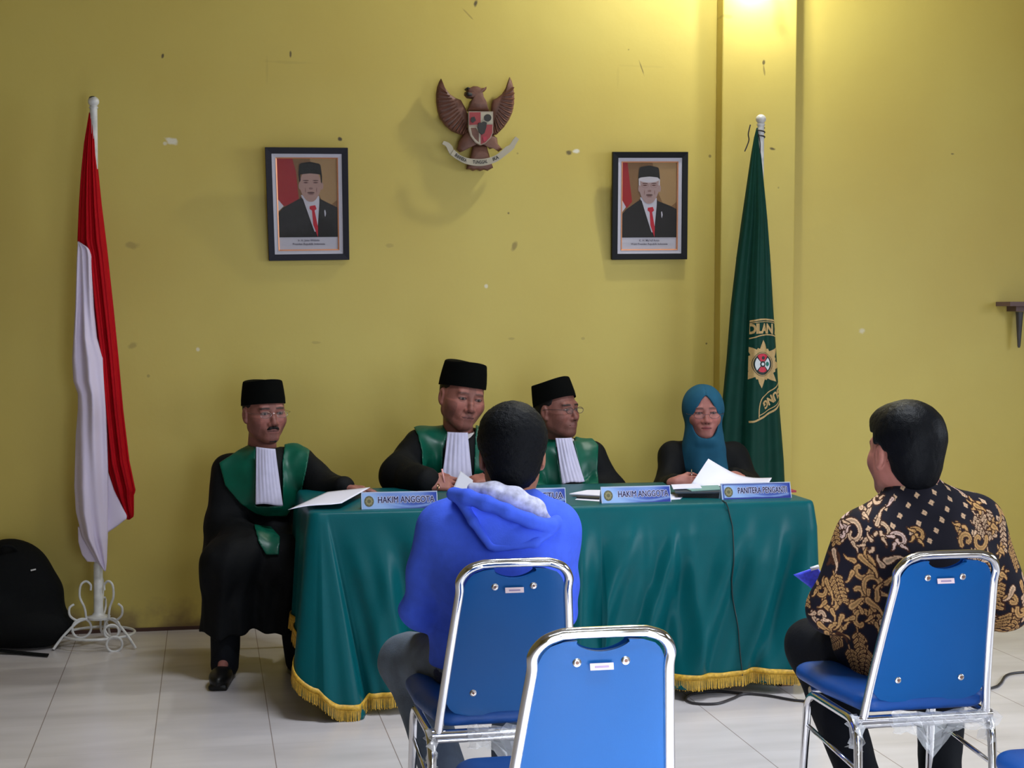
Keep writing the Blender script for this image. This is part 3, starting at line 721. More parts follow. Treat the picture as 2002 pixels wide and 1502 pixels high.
def portrait(cor, label, fm, lines, bottomgap, top_out, skin, older):
    """cor: pixel corners tl, tr, br, bl of the outer frame"""
    (x0, y0), (x1, y1), (x2, y2), (x3, y3) = cor
    Yt, Yb = YW-top_out, YW-bottomgap
    TL, TR, BR, BL = P(x0, y0, Yt), P(x1, y1, Yt), P(x2, y2, Yb), P(x3, y3, Yb)
    n = (TR-TL).cross(BL-TL).normalized()
    if n.y > 0: n = -n
    F = lambda u, v, d: (TL.lerp(TR, u)).lerp(BL.lerp(BR, u), v)+n*d
    root = empty('framed_portrait', (TL+BR)/2, label, 'picture', 'framed portraits on the yellow wall')
    def ring(u0, v0, u1, v1, u2, v2, u3, v3, da, db, name, m, q=None):
        b = MB(); o = [(u0, v0), (u1, v0), (u1, v1), (u0, v1)]; i = [(u2, v2), (u3, v2), (u3, v3), (u2, v3)]
        vs = [F(*p, da) for p in o]+[F(*p, db) for p in i]+[F(*p, -.018) for p in o]+[F(*p, -.018) for p in i]
        fs = []
        for k in range(4):
            l = (k+1) % 4; fs += [(k, l, 4+l, 4+k), (8+k, 8+l, l, k), (4+k, 4+l, 12+l, 12+k), (12+k, 12+l, 8+l, 8+k)]
        b.add(vs, fs); return b.build(name, m, root, smooth=False, bevel=.0015 if name == 'frame' else 0)
    ring(0, 0, 1, 1, .075, .055, .925, .945, .006, .002, 'frame', fm)
    ring(.07, .05, .93, .95, .125, .09, .875, .912, -.002, -.006, 'mount_board', M['mat_white'])
    ring(.122, .088, .878, .914, .137, .098, .863, .904, -.003, -.006, 'copper_line', M['copper'])
    # the print: flat picture in the frame
    b = MB(); U0, V0, U1, V1 = .13, .093, .87, .909
    def G2(pts, d, mi): b.add([F(U0+(U1-U0)*x, V0+(V1-V0)*y, -.012+d*.0004) for x, y in pts], [tuple(range(len(pts)))], mi)
    ms = [M['ph_brown'], M['ph_red'], M['ph_white'], M['ph_suit'], M['ph_tie'], M[skin], M['ph_hair'], M['ph_grey'], M['ph_line'], M['ph_shade'], M['ph_brown2']]
    G2([(0, 0), (1, 0), (1, 1), (0, 1)], 0, 2); G2([(0, 0), (1, 0), (1, .86), (0, .86)], 1, 0)
    G2([(.55, 0), (1, 0), (1, .45), (.8, .55), (.62, .3)], 1.5, 10)
    ox = -.06 if older else .0
    if older: G2([(0, 0), (.1, 0), (.19, .45), (0, .45)], 2, 1); G2([(0, .45), (.19, .45), (.1, .52), (0, .5)], 2, 1); G2([(0, .42), (.08, .51), (0, .58)], 3, 2)
    else: G2([(0, 0), (.26, 0), (.32, .15), (.36, .5), (.1, .52), (0, .44)], 2, 1); G2([(0, .44), (.1, .52), (0, .58)], 3, 2)
    ell = lambda cx, cy, rx, ry, n=20, a0=0, a1=2: [(cx+ox+rx*math.cos(math.pi*(a0+(a1-a0)*k/n)), cy+ry*math.sin(math.pi*(a0+(a1-a0)*k/n))) for k in range(n)]
    sh = lambda pts: [(x+ox, y) for x, y in pts]
    G2([(0, .86), (0, .60), (.08, .54), (.36+ox, .44), (.7+ox, .44), (.88, .50), (1, .54), (1, .86)], 4, 3)
    G2(sh([(.39, .40), (.69, .41), (.695, .86*.85), (.68, .80), (.60, .80), (.5, .62)]), 5, 2)
    G2(sh([(.37, .42), (.42, .44), (.60, .80), (.62, .86), (.5, .86)]), 6, 3); G2(sh([(.70, .42), (.72, .46), (.71, .80), (.66, .86), (.64, .86)]), 6, 3)
    G2(sh([(.53, .52), (.62, .51), (.645, .55), (.61, .57), (.66, .75), (.655, .86), (.58, .72), (.565, .57), (.525, .55)]), 7, 4)
    G2(sh([(.44, .36), (.66, .36), (.66, .42), (.58, .47), (.46, .43)]), 7, 5)
    G2(ell(.55, .29, .175, .175), 8, 5); G2(ell(.55, .37, .13, .105), 8.2, 5)
    G2(ell(.735, .30, .028, .042), 7.9, 5)
    G2(ell(.375, .30, .02, .04), 7.9, 5)
    if older: G2(ell(.55, .19, .19, .045), 8.5, 7); G2(sh([(.36, .18), (.385, .18), (.39, .27), (.365, .26)]), 8.6, 7); G2(sh([(.72, .18), (.745, .18), (.74, .27), (.72, .26)]), 8.6, 7)
    else: G2(sh([(.36, .18), (.385, .18), (.39, .24), (.37, .26)]), 8.6, 6); G2(sh([(.715, .18), (.745, .18), (.74, .28), (.725, .26)]), 8.6, 6)
    G2(sh([(.355, .19), (.37, .075), (.40, .055), (.55, .04), (.70, .06), (.725, .08), (.745, .20), (.70, .175), (.55, .165), (.40, .175)]), 9, 6)
    for sx in (.475, .635): G2(ell(sx, .265, .045, .009), 9, 9); G2(ell(sx, .265, .028, .006), 9.5, 8); G2(ell(sx, .243, .05, .006), 9.5, 8)
    G2(ell(.555, .328, .035, .012), 9, 9); G2(ell(.555, .375, .062, .010), 9, 8); G2(ell(.555, .392, .05, .008), 9.2, 9)
    G2(sh([(.548, .25), (.562, .25), (.575, .32), (.535, .32)]), 8.8, 5)
    G2(ell(.465, .345, .007, .028), 8.7, 9); G2(ell(.65, .345, .007, .028), 8.7, 9)
    if older:
        for sx in (.475, .635): G2([*ell(sx, .268, .06, .026, 24)], 8.6, 9); G2([*ell(sx, .268, .054, .022, 24)], 8.7, 5)
    G2(sh([(.77, .57), (.785, .56), (.80, .60), (.785, .64), (.775, .62)]), 7, 2)
    b.build('photograph', ms, root, smooth=False, auto=False)
    q = MB()
    for k, (tx, sz, vy) in enumerate(lines):
        vs, fs = text_mesh(tx, 1.0, .01); xs = [v[0] for v in vs]; w = max(xs)-min(xs); s = sz/w
        q.add([F(U0+(U1-U0)*(.5+x*s), V0+(V1-V0)*(vy-y*s*.72), -.0072) for x, y in vs], fs)
    q.build('caption', M['ph_text'], root, smooth=False, auto=False)
    q = MB(); q.add([F(.13, .093, -.0065), F(.87, .093, -.0065), F(.87, .909, -.0065), F(.13, .909, -.0065)], [(0, 3, 2, 1)])
    gm = mat('picture_glass', (1, 1, 1), .04, alpha=.02, spec=.6); q.build('glass', gm, root, smooth=False, auto=False)
portrait([(518, 288), (680, 289), (683, 508), (526, 510)], 'charcoal framed portrait of a dark haired man, hung left of the eagle', M['frame1'],
         [('Ir. H. Joko Widodo', .36, .895), ('Presiden Republik Indonesia', .54, .935)], .024, .095, 'ph_skin', False)
portrait([(1198, 297), (1345, 297), (1343, 507), (1196, 508)], 'black framed portrait of a white haired man, hung beside the pilaster', M['frame2'],
         [("K. H. Ma'ruf Amin", .36, .895), ('Wakil Presiden Republik Indonesia', .66, .935)], .024, .08, 'ph_skin2', True)

# ------------------------------------------------------------------ carved eagle emblem
M['eagle'] = mat('carved_brown_wood', (.155, .062, .038), .5, vary=.15, vscale=30, bump=.3, bscale=80)
M['eagle2'] = mat('carved_wood_edge', (.30, .22, .17), .5); M['egdark'] = mat('shield_black', (.02, .016, .014), .5)
M['egwhite'] = mat('shield_white', (.42, .37, .28), .5); M['egred'] = mat('shield_red', (.30, .03, .035), .5); M['eggold'] = mat('shield_gold', (.3, .2, .04), .5)
def C3(x, y):    # crop pixel of the emblem close-up -> picture pixel
    return 830+x*200/1365, 130+y*220/1502
YE = YW-.042
def E3(x, y, d):
    px, py = C3(x, y); p = P(px, py, YE); return Vector((p.x, p.y-d, p.z))
eg = empty('eagle_emblem', E3(700, 800, 0), 'brown carved eagle emblem with shield and motto ribbon on the yellow wall', 'emblem')
lw = [(215,165),(235,220),(260,275),(330,370),(410,425),(480,450),(525,530),(560,610),(575,650),(570,780),(560,830),(545,905),(500,920),(440,900),(360,865),(275,795),(205,700),(172,600),(152,480),(150,380),(165,280),(190,210)]
rw = [(1132,145),(1160,200),(1182,290),(1192,400),(1190,500),(1165,620),(1120,720),(1050,820),(960,910),(900,925),(885,860),(885,780),(895,650),(885,570),(890,500),(905,450),(960,425),(1030,370),(1080,290),(1105,210)]
def dome(b, poly, d0, d1, inset=.12, mi=0):
    """outline raised into a carved relief: rim at d0, rounded up to d1"""
    n = len(poly); cx = sum(p[0] for p in poly)/n; cy = sum(p[1] for p in poly)/n
    lv = [(0, 0), (0, d0), (.05, d0+(d1-d0)*.5), (.16, d0+(d1-d0)*.85), (.45, d1), (.75, d1*1.04)]; vs = []
    for t, d in lv: vs += [E3(x+(cx-x)*t, y+(cy-y)*t, d) for x, y in poly]
    vs.append(E3(cx, cy, d1*1.05)); fs = [tuple(range(n))[::-1]]
    for l in range(len(lv)-1):
        for i in range(n): j = (i+1) % n; fs.append((l*n+i, l*n+j, (l+1)*n+j, (l+1)*n+i))
    for i in range(n): fs.append(((len(lv)-1)*n+i, (len(lv)-1)*n+(i+1) % n, len(vs)-1))
    b.add(vs, fs, mi)
def feathers(b, root_pts, tip_pts, d, w):
    for (ax, ay), (bx, by) in zip(root_pts, tip_pts):
        L = math.hypot(bx-ax, by-ay); nx, ny = -(by-ay)/L, (bx-ax)/L; pts = []
        for k in range(9):
            t = k/8; bow = .03*math.sin(t*math.pi)*L*(1 if ax > 700 else -1); ww = w*(.35+.9*t)*(1 if t < .85 else (1-(t-.85)/.15*.8))
            pts.append((ax+(bx-ax)*t+nx*bow, ay+(by-ay)*t+ny*bow, ww))
        vs = []
        for x, y, ww in pts: vs += [E3(x+nx*ww, y+ny*ww, d-.004), E3(x+nx*ww*.7, y+ny*ww*.7, d+.010), E3(x-nx*ww*1.2, y-ny*ww*1.2, d)]
        fs = []
        for k in range(8): a = k*3; fs += [(a, a+3, a+4, a+1), (a+1, a+4, a+5, a+2)]
        b.add(vs, fs)
ltips = [(172,290),(158,365),(152,440),(158,510),(172,580),(192,650),(222,715),(262,770),(310,820),(360,858),(410,885),(455,902),(495,912),(525,905)]
rtips = [(1182,290),(1190,365),(1190,440),(1186,510),(1175,570),(1155,635),(1128,695),(1095,750),(1055,805),(1010,855),(970,895),(940,912),(915,918),(898,912)]
for poly, r0, r1, tips in ((lw, (290, 370), (560, 830), ltips), (rw, (1060, 370), (892, 840), rtips)):
    b = MB(); dome(b, poly, .010, .024)
    roots = [(r0[0]+(r1[0]-r0[0])*(k/13)**.8, r0[1]+(r1[1]-r0[1])*k/13) for k in range(14)]
    feathers(b, roots, [(x+(r[0]-x)*.02, y) for (x, y), r in zip(tips, roots)], .0262, 15)
    b.build('wing', M['eagle'], eg)
b = MB()
dome(b, [(560,600),(600,470),(640,440),(560,425),(525,385),(530,350),(560,350),(540,310),(565,292),(600,290),(640,270),(690,272),(740,298),(785,295),(818,275),(815,310),(790,340),(765,350),(780,420),(820,490),(835,560),(850,610)], .02, .045)
b.build('head', M['eagle'], eg)
b = MB(); dome(b, [(530,308),(548,294),(575,292),(590,310),(560,330),(540,322)], .03, .05); dome(b, [(530,372),(545,352),(575,360),(625,372),(620,420),(560,415),(540,395)], .03, .048); b.build('beak', M['egdark'], eg)
b = MB()
dome(b, [(520,900),(480,960),(450,1000),(440,1060),(425,1110),(470,1150),(540,1120),(600,1070),(640,1060),(830,1060),(870,1105),(920,1090),(985,1140),(1030,1110),(970,1040),(960,960),(920,930),(880,900),(700,780)], .016, .034)
b.build('legs_and_belly', M['eagle'], eg)
b = MB(); dome(b, [(640,1060),(820,1060),(850,1160),(890,1300),(910,1355),(870,1375),(840,1395),(790,1380),(740,1398),(690,1380),(640,1395),(600,1375),(555,1375),(560,1320),(610,1200)], .012, .026); b.build('tail', M['eagle'], eg)
shp = [(562,618),(890,618),(892,800),(888,900),(860,970),(790,1040),(720,1068),(650,1030),(590,950),(562,860)]
b = MB(); b.prism(shp, E3, .03, .050, 0)
q = lambda pts, d, mi: b.add([E3(x, y, d) for x, y in pts], [tuple(range(len(pts)))], mi)
q([(572,630),(722,630),(722,790),(572,800)], .0505, 1); q([(726,630),(880,630),(880,780),(726,785)], .0505, 2)
q([(572,825),(680,825),(716,850),(716,1055),(655,1020),(600,945)], .0505, 2); q([(590,835),(660,835),(700,900),(700,1030),(650,985),(610,930)], .0508, 3)
q([(726,795),(880,795),(876,900),(850,960),(785,1030),(726,1055)], .0505, 1)
b.prism([(815+48*math.cos(k/8*math.pi), 705+48*math.sin(k/8*math.pi)) for k in range(16)], E3, .050, .056, 4)
b.prism([(730,770),(760,755),(800,770),(795,830),(770,910),(735,930),(700,900),(680,830),(690,775)], E3, .050, .060, 4)
b.prism([(600,700),(640,690),(660,740),(620,770),(590,750)], E3, .050, .055, 4); b.prism([(750,960),(800,950),(800,1000),(760,1020)], E3, .050, .054, 5)
b.build('shield', [M['eagle2'], M['egred'], M['egwhite'], M['eagle'], M['egdark'], mat('emblem_bright_red', (.42, .02, .05), .5)], eg, smooth=False)
# ribbon: bent band in three folds
def rib(top, bot, d, m, name='ribbon'):
    ta, ba = spline([Vector((x, y, 0)) for x, y in top], 6), spline([Vector((x, y, 0)) for x, y in bot], 6); n = len(ta); vs = []
    for i in range(n): vs += [E3(ta[i].x, ta[i].y, d), E3(ba[i].x, ba[i].y, d), E3(ta[i].x, ta[i].y, d-.008), E3(ba[i].x, ba[i].y, d-.008)]
    fs = [(0, 1, 3, 2), (4*n-4, 4*n-2, 4*n-1, 4*n-3)]
    for i in range(n-1): a = 4*i; c = a+4; fs += [(a, c, c+1, a+1), (a+2, a+3, c+3, c+2), (a, a+2, c+2, c), (a+1, c+1, c+3, a+3)]
    b = MB(); b.add(vs, fs); return b.build(name, m, eg, smooth=False)
rtop = [(370,1125),(440,1190),(520,1228),(620,1248),(740,1250),(850,1228),(940,1188),(1060,1085)]; rbot = [(325,1195),(400,1250),(500,1305),(620,1335),(740,1340),(860,1315),(970,1265),(1120,1150)]
rib(rtop, rbot, .052, M['egwhite']); rib([(235,1010),(300,1030),(350,1080),(365,1130)], [(215,1050),(265,1080),(290,1130),(325,1200)], .046, M['egwhite'])
rib([(1060,1085),(1110,1060),(1150,1000),(1190,950)], [(1120,1150),(1165,1110),(1190,1060),(1235,985)], .046, M['egwhite'])
b = MB()
def along(x):    # centre line of the ribbon
    t = (x-370)/(1060-370); n = len(rtop)-1; f = max(0, min(n-1e-3, t*n)); i = int(f); f -= i
    g = lambda P_: (P_[i][0]+(P_[i+1][0]-P_[i][0])*f, P_[i][1]+(P_[i+1][1]-P_[i][1])*f)
    a, c = g(rtop), g(rbot); return ((a[0]+c[0])/2, (a[1]+c[1])/2, math.atan2(a[0]-c[0], c[1]-a[1]))
for wd_, x0, sz in (('BHINNEKA', 505, 34), ('TUNGGAL', 745, 36), ('IKA', 925, 42)):
    vs, fs = text_mesh(wd_, 1, .03); w = max(v[0] for v in vs)-min(v[0] for v in vs); tgt = {'BHINNEKA': 165, 'TUNGGAL': 160, 'IKA': 75}[wd_]; s = tgt/w
    out = []
    for x, y in vs:
        cx, cy, an = along(x0+x*s); yy = y*62; out.append(E3(cx+yy*math.sin(an), cy-yy*math.cos(an), .0535))
    b.add(out, fs)
b.build('motto', M['egdark'], eg, smooth=False, auto=False)

# ------------------------------------------------------------------ bracket shelf at the right edge
b = empty('wall_shelf', P(2020, 600, YW-.1), 'brown board on a tapered grey bracket at the right edge of the wall', 'shelf')
A = P(1975, 590, YW-.14); B_ = P(2120, 590, YW-.14)
q = MB(); q.box(((A.x+B_.x)/2, YW-.07, A.z-.011), ((B_.x-A.x)/2, .07, .011)); q.box(((A.x+B_.x)/2+.03, YW-.05, A.z-.035), ((B_.x-A.x)/2-.03, .045, .014)); q.build('board', M['brownwood'], b, smooth=False)
for cx in (1992, 2090):
    q = MB(); t_, bt = P(cx, 610, YW-.05), P(cx, 680, YW-.05)
    q.lathe(bt, [(.005, 0), (.008, .01), (.018, (t_.z-bt.z)*.9), (.02, t_.z-bt.z)], 14)
    q.build('bracket', M['metalgrey'], b)

# ------------------------------------------------------------------ flags on iron stands
def stand(px, Yp, topy, root_label, poleR=.0165, ball=True, dark_top=False):
    base = P(px, 1225, Yp); top = P(px+ (0), topy, Yp); cx = base.x
    root = empty('flag_stand', (cx, Yp, 0), root_label, 'flag stand', 'white wrought iron flag stands')
    q = MB(); q.tube([(cx, Yp, .14), (cx, Yp, top.z)], poleR, 14); q.build('pole', M['whitemetal'], root)
    q = MB(); q.ball((cx, Yp, top.z+.018), .0245, 18, (1, 1, .92)); q.lathe((cx, Yp, top.z-.012), [(.019, 0), (.02, .006), (.014, .012)], 14)
    q.build('finial', [M['whitemetal']], root)
    if dark_top: q = MB(); q.ball((cx-.003, Yp, top.z+.032), .0165, 14, (1, 1, .6)); q.build('finial_cap', M['blackplastic'], root)
    return root, cx, Yp, top.z
def scroll(c, r, a0, a1, ux, n=18):
    """arc in the vertical plane spanned by ux (horizontal) and z"""
    return [Vector(c)+Vector(ux)*(r*math.cos(math.radians(a0+(a1-a0)*k/n)))+Vector((0, 0, r*math.sin(math.radians(a0+(a1-a0)*k/n)))) for k in range(n+1)]
def iron_base(root, cx, cy):
    q = MB(); r = .006
    q.tube([(cx+.155*math.cos(a), cy+.155*math.sin(a)*.9, .055) for a in [k*math.pi/20 for k in range(40)]], r, 8, closed=True); q.build('base_ring', M['whitemetal'], root)
    q = MB(); q.lathe((cx, cy, .12), [(.05, 0), (.052, .01), (.03, .016), (.021, .03), (.02, .24), (.017, .25)], 16); q.build('socket', M['whitemetal'], root)
    for i, a in enumerate((200, 325, 80)):
        u = Vector((math.cos(math.radians(a)), math.sin(math.radians(a)), 0)); c = Vector((cx, cy, 0))
        q = MB()
        pts = [c+u*.03+Vector((0, 0, .128)), c+u*.09+Vector((0, 0, .115)), c+u*.155+Vector((0, 0, .06)), c+u*.20+Vector((0, 0, .006))]
        q.tube(spline(pts, 8), r, 8)
        q.tube(scroll(c+u*.075+Vector((0, 0, .085)), .042, 0, 360, (u.x, u.y, 0), 28), r*.9, 8)
        q.build('foot', M['whitemetal'], root)
        q = MB()
        pts = [c+u*.055+Vector((0, 0, .13)), c+u*.062+Vector((0, 0, .175)), c+u*.082+Vector((0, 0, .225)), c+u*.078+Vector((0, 0, .275)), c+u*.055+Vector((0, 0, .292)), c+u*.034+Vector((0, 0, .275)), c+u*.034+Vector((0, 0, .25))]
        q.tube(spline(pts, 8), r*.85, 8)
        pts = [c+u*.05+Vector((0, 0, .125)), c+u*.09+Vector((0, 0, .12)), c+u*.125+Vector((0, 0, .145)), c+u*.128+Vector((0, 0, .18)), c+u*.108+Vector((0, 0, .195))]
        q.tube(spline(pts, 8), r*.85, 8)
        q.build('scroll', M['whitemetal'], root)
    q = MB(); q.tube(scroll((cx+.075, cy-.135, .032), .033, 0, 360, (1, 0, 0), 26), r*.9, 8)
    q.tube(scroll((cx+.062, cy-.12, .085), .03, 0, 360, (1, .2, 0), 26), r*.8, 8); q.build('ring_foot', M['whitemetal'], root)
YL = 6.76
rt, fx, fy, fz = stand(193, YL, 207, 'white iron flag stand holding the red and white flag at the left', dark_top=True)
iron_base(rt, fx, fy)
def flag_sheet(name, left, right, Yc, depth, folds, m, parent=None, tagd=None, NX=40, NZ=150, back=True, phase=0, thick=.0015):
    """left/right: outline as [(py, px)], a closed body of cloth hanging round the pole"""
    py0, py1 = left[0][0], left[-1][0]; vs = []; fs = []; mtot = NX*2
    for j in range(NZ+1):
        py = py0+(py1-py0)*j/NZ; xl, xr = interp(left, py), interp(right, py); A = P(xl, py, Yc); B_ = P(xr, py, Yc); w = (B_-A).length
        t = j/NZ
        for k in range(mtot):
            if not back and k > NX: break
            if k <= NX: u = k/NX; side = 1
            else: u = 1-(k-NX)/NX; side = -1
            bow = math.sqrt(max(0, 1-(2*u-1)**2))
            dy = side*bow*min(depth, w*.45)
            if side > 0: dy += folds(u, t)*min(1, w/.1)*(bow**.5 if back else 1)
            p = A.lerp(B_, u); vs.append(Vector((p.x, p.y-dy, p.z)))
    m_ = mtot if back else NX+1
    for j in range(NZ):
        for k in range(m_ if back else NX): l = (k+1) % m_; fs.append((j*m_+k, (j+1)*m_+k, (j+1)*m_+l, j*m_+l))
    if back: fs += [tuple(range(m_)), tuple(range(NZ*m_, (NZ+1)*m_))[::-1]]
    o = link(name, mesh(vs, fs), m, parent, True, tagd)
    if not back: o.modifiers.new('t', 'SOLIDIFY').thickness = thick
    return o
f1 = lambda u, t: .014*math.sin(u*17+t*1.5+.5)*(.3+t)+.007*math.sin(u*37+t*4)
rflag = flag_sheet('national_flag', [(220,174),(280,164),(340,158),(400,154),(472,151),(500,160),(600,172),(700,185),(800,195),(905,207),(960,222),(1000,238),(1016,248)],
    [(220,181),(250,186),(300,189),(400,199),(480,209),(600,222),(700,232),(800,241),(900,253),(962,266),(964,262),(1010,262),(1016,254)], YL, .05, f1, M['red'],
    tagd=('red and white flag hanging furled on the left stand', 'flag'))
f2 = lambda u, t: .012*math.sin(u*8+t*5+1)+.010*math.sin(u*15+2-t*6)
flag_sheet('white_half', [(472,152),(500,150),(600,147),(700,141),(745,143),(770,152),(800,152),(850,148),(950,145),(1000,148),(1050,160),(1100,190),(1117,204)],
    [(472,154),(486,176),(500,180),(600,184),(660,190),(700,202),(800,208),(930,212),(1050,211),(1100,209),(1117,207)], YL-.045, .05, f2, M['flagwhite'], rflag)
flag_sheet('white_corner', [(925,205),(1000,205),(1042,205)], [(925,212),(960,224),(1008,248),(1014,248),(1030,228),(1042,210)], YL-.03, .012, lambda u, t: 0, M['flagwhite'], rflag, NZ=60)
q = MB()
flag_sheet('white_hem_fold', [(1030,152),(1060,153),(1085,160),(1098,170)], [(1030,162),(1060,176),(1085,192),(1098,192)], YL-.02, .01, lambda u, t: 0, M['flagwhite'], rflag, NZ=40)

YR = 6.74
rt2, gx, gy, gz = stand(1477, YR, 240, 'white flag stand with ball finial holding the dark green flag at the right')
iron_base(rt2, gx, gy)
q = MB(); c = P(1477, 250, YR-.02)
q.tube([(gx+.019*math.cos(k*.6), gy+.019*math.sin(k*.6), c.z+.004-.0022*k) for k in range(26)], .0035, 6)
q.tube(spline([P(1467,244,YR-.03), P(1463,262,YR-.035), P(1464,275,YR-.03), P(1456,296,YR-.035)], 6), .003, 6)
q.tube(spline([P(1483,262,YR-.03), P(1486,280,YR-.03), P(1486,300,YR-.035)], 6), .0025, 6)
q.build('tie_cord', M['cable'], rt2)
GL = [(250,1479),(270,1474),(300,1469),(400,1455),(500,1441),(600,1429),(700,1421),(800,1411),(900,1403),(1000,1398),(1180,1396)]
GR = [(250,1482),(270,1484),(300,1487),(400,1495),(500,1503),(600,1509),(700,1516),(800,1522),(900,1530),(1000,1534),(1180,1540)]
def f3(u, t):    # the right two thirds lap over the left third; soft vertical folds
    lap = .022*(S(.30, .345, u))*min(1, t*3)
    return lap+.012*math.sin(u*13+1.0+t)*(.2+t)+.005*math.sin(u*29+t*3)
gflag = flag_sheet('court_flag', GL, GR, YR, .055, f3, M['flaggreen'], tagd=('dark green flag with gold emblem hanging furled behind the hijab woman', 'flag'), NX=90, NZ=200)
def GF(px, py, d):
    xl, xr = interp(GL, py), interp(GR, py); u = max(0, min(1, (px-xl)/(xr-xl))); A, B_ = P(xl, py, YR), P(xr, py, YR); w = (B_-A).length; t = (py-250)/(1180-250)
    bow = math.sqrt(max(0, 1-(2*u-1)**2)); dy = bow*min(.055, w*.45)+f3(u, t)*min(1, w/.1)*bow**.5
    p = A.lerp(B_, u); return Vector((p.x, p.y-dy-d, p.z))
def clip_poly(vs, fs, cut=.345, cutr=.985):
    """2D pixel mesh cut where the cloth folds out of sight, then laid on the flag"""
    me = mesh([(x, y, 0) for x, y in vs], fs); bm = bmesh.new(); bm.from_mesh(me)
    bmesh.ops.triangulate(bm, faces=bm.faces)
    for _ in range(5):
        es = [e for e in bm.edges if e.calc_length() > 2.6]
        if not es: break
        bmesh.ops.subdivide_edges(bm, edges=es, cuts=1); bmesh.ops.triangulate(bm, faces=bm.faces)
    for c, s in ((cut, 1), (cutr, -1)):
        a = Vector((interp(GL, 600)+(interp(GR, 600)-interp(GL, 600))*c, 600, 0)); e = Vector((interp(GL, 850)+(interp(GR, 850)-interp(GL, 850))*c, 850, 0))
        d = e-a; nrm = Vector((d.y, -d.x, 0))*s
        bmesh.ops.bisect_plane(bm, geom=bm.verts[:]+bm.edges[:]+bm.faces[:], plane_co=a, plane_no=nrm, clear_inner=True, dist=1e-4)
    bm.verts.index_update(); v = [(q.co.x, q.co.y) for q in bm.verts]; f = [tuple(x.index for x in q.verts) for q in bm.faces]; bm.free(); bpy.data.meshes.remove(me)
    return v, f
def onflag(b, vs, fs, d, mi=0):
    vs, fs = clip_poly(vs, fs)
    if fs: b.add([GF(x, y, d) for x, y in vs], fs, mi)
b = MB(); EX, EY = 1479, 711
def band(b, pts, w, d, mi=0):
    pts = spline([Vector((x, y, 0)) for x, y in pts], 6); v = []; f = []
    for i, p in enumerate(pts):
        t = (pts[min(i+1, len(pts)-1)]-pts[max(i-1, 0)]).normalized(); n = Vector((-t.y, t.x, 0)); v += [(p.x+n.x*w, p.y+n.y*w), (p.x-n.x*w, p.y-n.y*w)]
    for i in range(len(pts)-1): a = 2*i; f.append((a, a+1, a+3, a+2))
    onflag(b, v, f, d, mi)
band(b, [(1440,634),(1457,628),(1480,624.5),(1500,626),(1516,630)], 1.6, .002); band(b, [(1440,640),(1457,632),(1480,629),(1500,630),(1516,635)], .7, .002)
band(b, [(1440,668),(1457,661),(1480,655),(1500,655),(1517,661)], 1.1, .002)
band(b, [(1520,742),(1510,754),(1490,768),(1478,778),(1473,795),(1472,815)], 1.0, .002)
band(b, [(1520,786),(1505,800),(1480,814),(1465,821),(1452,823)], 1.8, .002); band(b, [(1520,780),(1505,793),(1480,807),(1472,811)], .8, .002)
# eight flame points round a ring
star = []
for k in range(8):
    for da, r in ((0, 47), (9, 38), (17, 31), (24, 33), (33, 30)): a = math.radians(k*45-88+da); star.append((EX+r*math.cos(a)*.93, EY+r*math.sin(a)))
onflag(b, [*star], [tuple(range(len(star)))], .002)
circ = lambda r, n=32, cx=EX, cy=EY, sx=.93: [(cx+r*sx*math.cos(2*math.pi*k/n), cy+r*math.sin(2*math.pi*k/n)) for k in range(n)]
onflag(b, circ(23.5), [tuple(range(32))], .0030, 1); onflag(b, circ(22.5), [tuple(range(32))], .0038, 0); onflag(b, circ(21), [tuple(range(32))], .0046, 1)
def wedge(a0, a1, r, mi): 
    v = [(EX, EY)]+[(EX+r*.93*math.cos(math.radians(a0+(a1-a0)*k/8)), EY+r*math.sin(math.radians(a0+(a1-a0)*k/8))) for k in range(9)]; onflag(b, v, [tuple(range(10))], .0054, mi)
wedge(-128, -52, 20, 2); wedge(52, 128, 16, 2); wedge(-42, 42, 18, 3); wedge(138, 222, 18, 3)
onflag(b, circ(4.5, 12, EX+11), [tuple(range(12))], .0062, 4); onflag(b, circ(6, 12), [tuple(range(12))], .0062, 1); onflag(b, circ(3, 10), [tuple(range(10))], .0068, 3)
onflag(b, circ(3.4, 10, EX+1, EY-12), [tuple(range(10))], .0062, 1)
def arctext(tx, pos, size, rotfn):
    vs, fs = text_mesh(tx, 1, .05); out = []
    for x, y in vs: out.append(rotfn(x*size, y*size))
    onflag(b, out, fs, .0026)
def up(x, y): a = math.radians(x*.18); return (1481+x*1.0, 643-y*1.5+ (x*x)*.0022)
arctext('PERADILAN AGAMA', None, 17, lambda x, y: up(x+9, y))
def dn(x, y):   # lower arc, letters upside down
    X = 1497-x*math.cos(math.radians(38)); Yy = 783+x*math.sin(math.radians(38)); return (X-y*1.2*math.sin(math.radians(38))*.5, Yy-(-y)*1.15*-1*-.9)
def dn(x, y):
    a = math.radians(-38); ex, ey = (-math.cos(a), -math.sin(a)); ux, uy = (-math.sin(a)*.5, math.cos(a)); return (1493+ex*(x-26)*1.0+ux*y*1.4-8, 785+ey*(x-26)*1.0+uy*y*1.4+4)
arctext('AGUNG', None, 17, dn)
b.build('gold_embroidery', [M['flaggold'], M['flagdark'], M['flagred'], M['flagpink'], mat('emblem_green_dot', (.01, .16, .12), .6)], gflag, smooth=False, auto=False)

